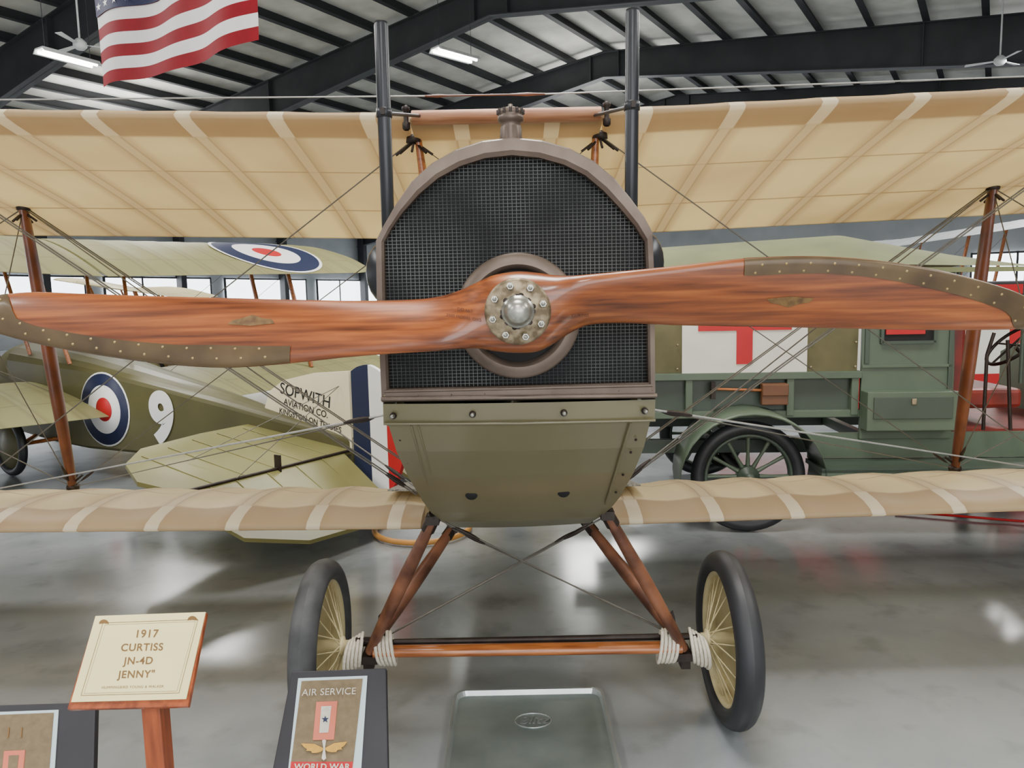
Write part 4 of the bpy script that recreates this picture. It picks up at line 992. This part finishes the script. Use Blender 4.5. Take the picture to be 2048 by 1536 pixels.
def display(lab,dx,dy,full):
    tl=P(583+dx,1343+dy,2.02); tr2=P(772+dx,1336+dy,2.02); bl=P(540+dx,1560+dy,1.84)
    n=(tr2-tl).cross(tl-bl).normalized()
    if n.z<0: n=-n
    o=tl; q=lambda L:[(a+dx,b+dy) for a,b in L]
    c0=PP(660+dx,1500+dy,o,n)
    rt=root("display_stand",lab,"display stand",(c0.x,c0.y,0),group="slanted banner display stands")
    ex_=0 if full else 36
    mb=MB(); pts=quad(mb,q([(583,1343),(772+ex_,1336),(778+ex_*.6,1640),(525,1640)]),o,n,m_blackboard,.025)
    ch(rt,mb,"board",bevel=.003,label="slanted black mounting board")
    mb=MB(); b4=[p-n*.024 for p in pts]
    k=[b4[0].lerp(b4[2],.08),b4[1].lerp(b4[3],.08),b4[2].lerp(b4[0],.08),b4[3].lerp(b4[1],.08)]
    lw=[V((p.x,p.y,0)) for p in k]
    mb.add(k+lw,[(0,1,5,4),(1,2,6,5),(2,3,7,6),(3,0,4,7),(0,1,2,3),(4,5,6,7)],m_blackboard); ch(rt,mb,"pedestal",label="black pedestal box")
    mb=MB(); quad(mb,q([(597,1357),(735,1352),(716,1640),(566,1640)]),o,n,m_poster,.003,.003); ch(rt,mb,"mount",label="pale blue mount")
    mb=MB(); quad(mb,q([(604,1363),(726,1358),(707,1526 if full else 1600),(583,1526 if full else 1600)]),o,n,m_olivecloth,.003,.005); ch(rt,mb,"banner",label="olive wool service banner")
    e=0 if full else 30; g=0 if full else -6
    qq=lambda L:[(a+dx+g,b+dy+e) for a,b in L]
    mb=MB(); quad(mb,qq([(634,1405),(676,1403),(669,1480),(627,1481)]),o,n,m_salmon,.003,.0075); ch(rt,mb,"felt_patch",label="salmon felt patch")
    mb=MB(); quad(mb,qq([(644,1414),(664,1413),(658,1466),(640,1467)]),o,n,m_silverthread if full else m_olivecloth,.003,.0085); ch(rt,mb,"patch_centre")
    if full:
        mb=MB(); cx,cy=652,1440; vs=[PP(cx+dx,cy+dy,o,n)+n*.0095]
        for k in range(10):
            a=math.pi*k/5-math.pi/2; r=8 if k%2==0 else 3.2; vs.append(PP(cx+dx+r*math.cos(a),cy+dy+r*math.sin(a),o,n)+n*.0095)
        mb.add(vs,[(0,k+1,(k+1)%10+1) for k in range(10)],m_blue); ch(rt,mb,"blue_star")
        for s in(-1,1):
            mb=MB()
            L=[(0,0),(8,-4),(20,-10),(34,-11),(46,-12),(40,-4),(34,0),(36,3),(26,4),(24,8),(14,8),(6,6)]
            pts=[PP(650+dx+s*a,1498+dy+b-s*a*.04,o,n)+n*.0095 for a,b in L]; mb.prism(pts,-n*.002,m_goldthread)
            ch(rt,mb,"gold_wing",label="embroidered gold wing")
        mb=MB(); pts=[PP(650+dx+a,1498+dy+b,o,n)+n*.0105 for a,b in[(-4,-16),(0,-18),(4,-16),(1.5,0),(4,20),(-1,24),(-5,20),(-1.5,0)]]; mb.prism(pts,-n*.002,m_silverthread); ch(rt,mb,"propeller_emblem")
        mb=MB(); quad(mb,q([(583,1524),(707,1524),(700,1580),(577,1580)]),o,n,m_red,.003,.0055); ch(rt,mb,"red_band",label="red cloth band")
        sign_text(rt,"AIR SERVICE",658,1384,19,o,n,m_silverthread,slope=-.03,skew=.1,lift=.012,spacing=1.05)
        sign_text(rt,"WORLD WAR",644,1534,17,o,n,m_silverthread,slope=0,skew=.1,lift=.012,spacing=1.05,bold=.4)
    else:
        for a_ in(636,662):
            mb=MB(); quad(mb,q([(a_,1388),(a_+2.5,1388),(a_+1,1408),(a_-1.5,1408)]),o,n,m_brownink,.003,.0075); ch(rt,mb,"stitch_mark")
display("black slanted stand showing an embroidered air service banner",0,0,True)
display("black slanted stand showing a second service banner, beside plaque",-617,68,False)
# ------------------------------------------------------------------ drip pan
c1,c2=PZ(908,1382,.02),PZ(1206,1374,.02); 
xc=(c1.x+c2.x)/2; yf=(c1.y+c2.y)/2; hw=(c2-c1).length/2; L=.86
mb=MB()
def rr(hx,y0,y1,r,z):
    pts=[]
    for cx,cy,a0 in((hx-r,y1-r,0),(-hx+r,y1-r,90),(-hx+r,y0+r,180),(hx-r,y0+r,270)):
        for k in range(7):
            a=math.radians(a0+15*k); pts.append(V((xc+cx+r*math.cos(a),cy+r*math.sin(a),z)))
    return pts
y1_=yf; y0_=yf-L
R4=rr(hw-.005,y0_+.005,y1_-.005,.048,.001); R0=rr(hw,y0_,y1_,.05,.018); R1=rr(hw-.005,y0_+.005,y1_-.005,.048,.027); R2=rr(hw-.015,y0_+.015,y1_-.015,.042,.026); R3_=rr(hw-.021,y0_+.021,y1_-.021,.04,.006)
mb.strip(R4,R0,m_panrim); mb.strip(R0,R1,m_panrim); mb.strip(R1,R2,m_panrim); mb.strip(R2,R3_,m_panrim)
mb.add(R3_,[tuple(range(len(R3_)))],m_pan)
pan=mb.make("drip_pan",label="galvanised steel oil drip pan under the engine",cat="drip pan")
lc=PZ(1066,1441,.008)
mb=MB(); mb.ring((lc.x,lc.y,.008),(0,0,1),.070,.0026,m_panrim,40,6,ell=(.72,1)); 
o_=mb.make("embossed_oval",pan,False)
text("Blitz",mat4(V((1,0,0)),V((0,1,0)),V((0,0,1)),V((lc.x,lc.y,.009))),m_panrim,"embossed_lettering",pan,False,size=.068,extrude=.001,shear=.3,bold=.001)
# ------------------------------------------------------------------ lights
def area(loc,size,power,rot=(0,0,0),col=(1,.985,.95),sy=None):
    l=bpy.data.lights.new("fill_light",'AREA'); l.energy=power; l.size=size; l.color=col
    if sy: l.shape='RECTANGLE'; l.size_y=sy
    ob=bpy.data.objects.new("fill_light",l); COL.objects.link(ob); ob.location=loc; ob.rotation_euler=rot
for x in(-8,0,8):
    for y in(-5,2.5,10): area((x,y,7.3),2.2,500,col=(1,.98,.945))  # overhead fill, added above the view
area((-9,20,7.2),2.5,600); area((3,24,7.2),2.5,600); area((13,18,7.0),2.5,600)  # more added fill over the far bays
for x,y in((-7,12),(6,12),(-12,24),(3,26),(16,20)): area((x,y,5.6 if y<15 else 7.3),3,170,(math.pi,0,0))  # uplights added only to brighten the ceiling, not real fixtures
area((2,-9,3.6),10,950,(math.radians(82),0,0),(.97,.98,1),5.5)  # broad panel behind the camera, added as front fill
w=bpy.data.worlds.new("world"); scene.world=w; w.use_nodes=True
w.node_tree.nodes["Background"].inputs[0].default_value=(.88,.93,1,1); w.node_tree.nodes["Background"].inputs[1].default_value=1.1
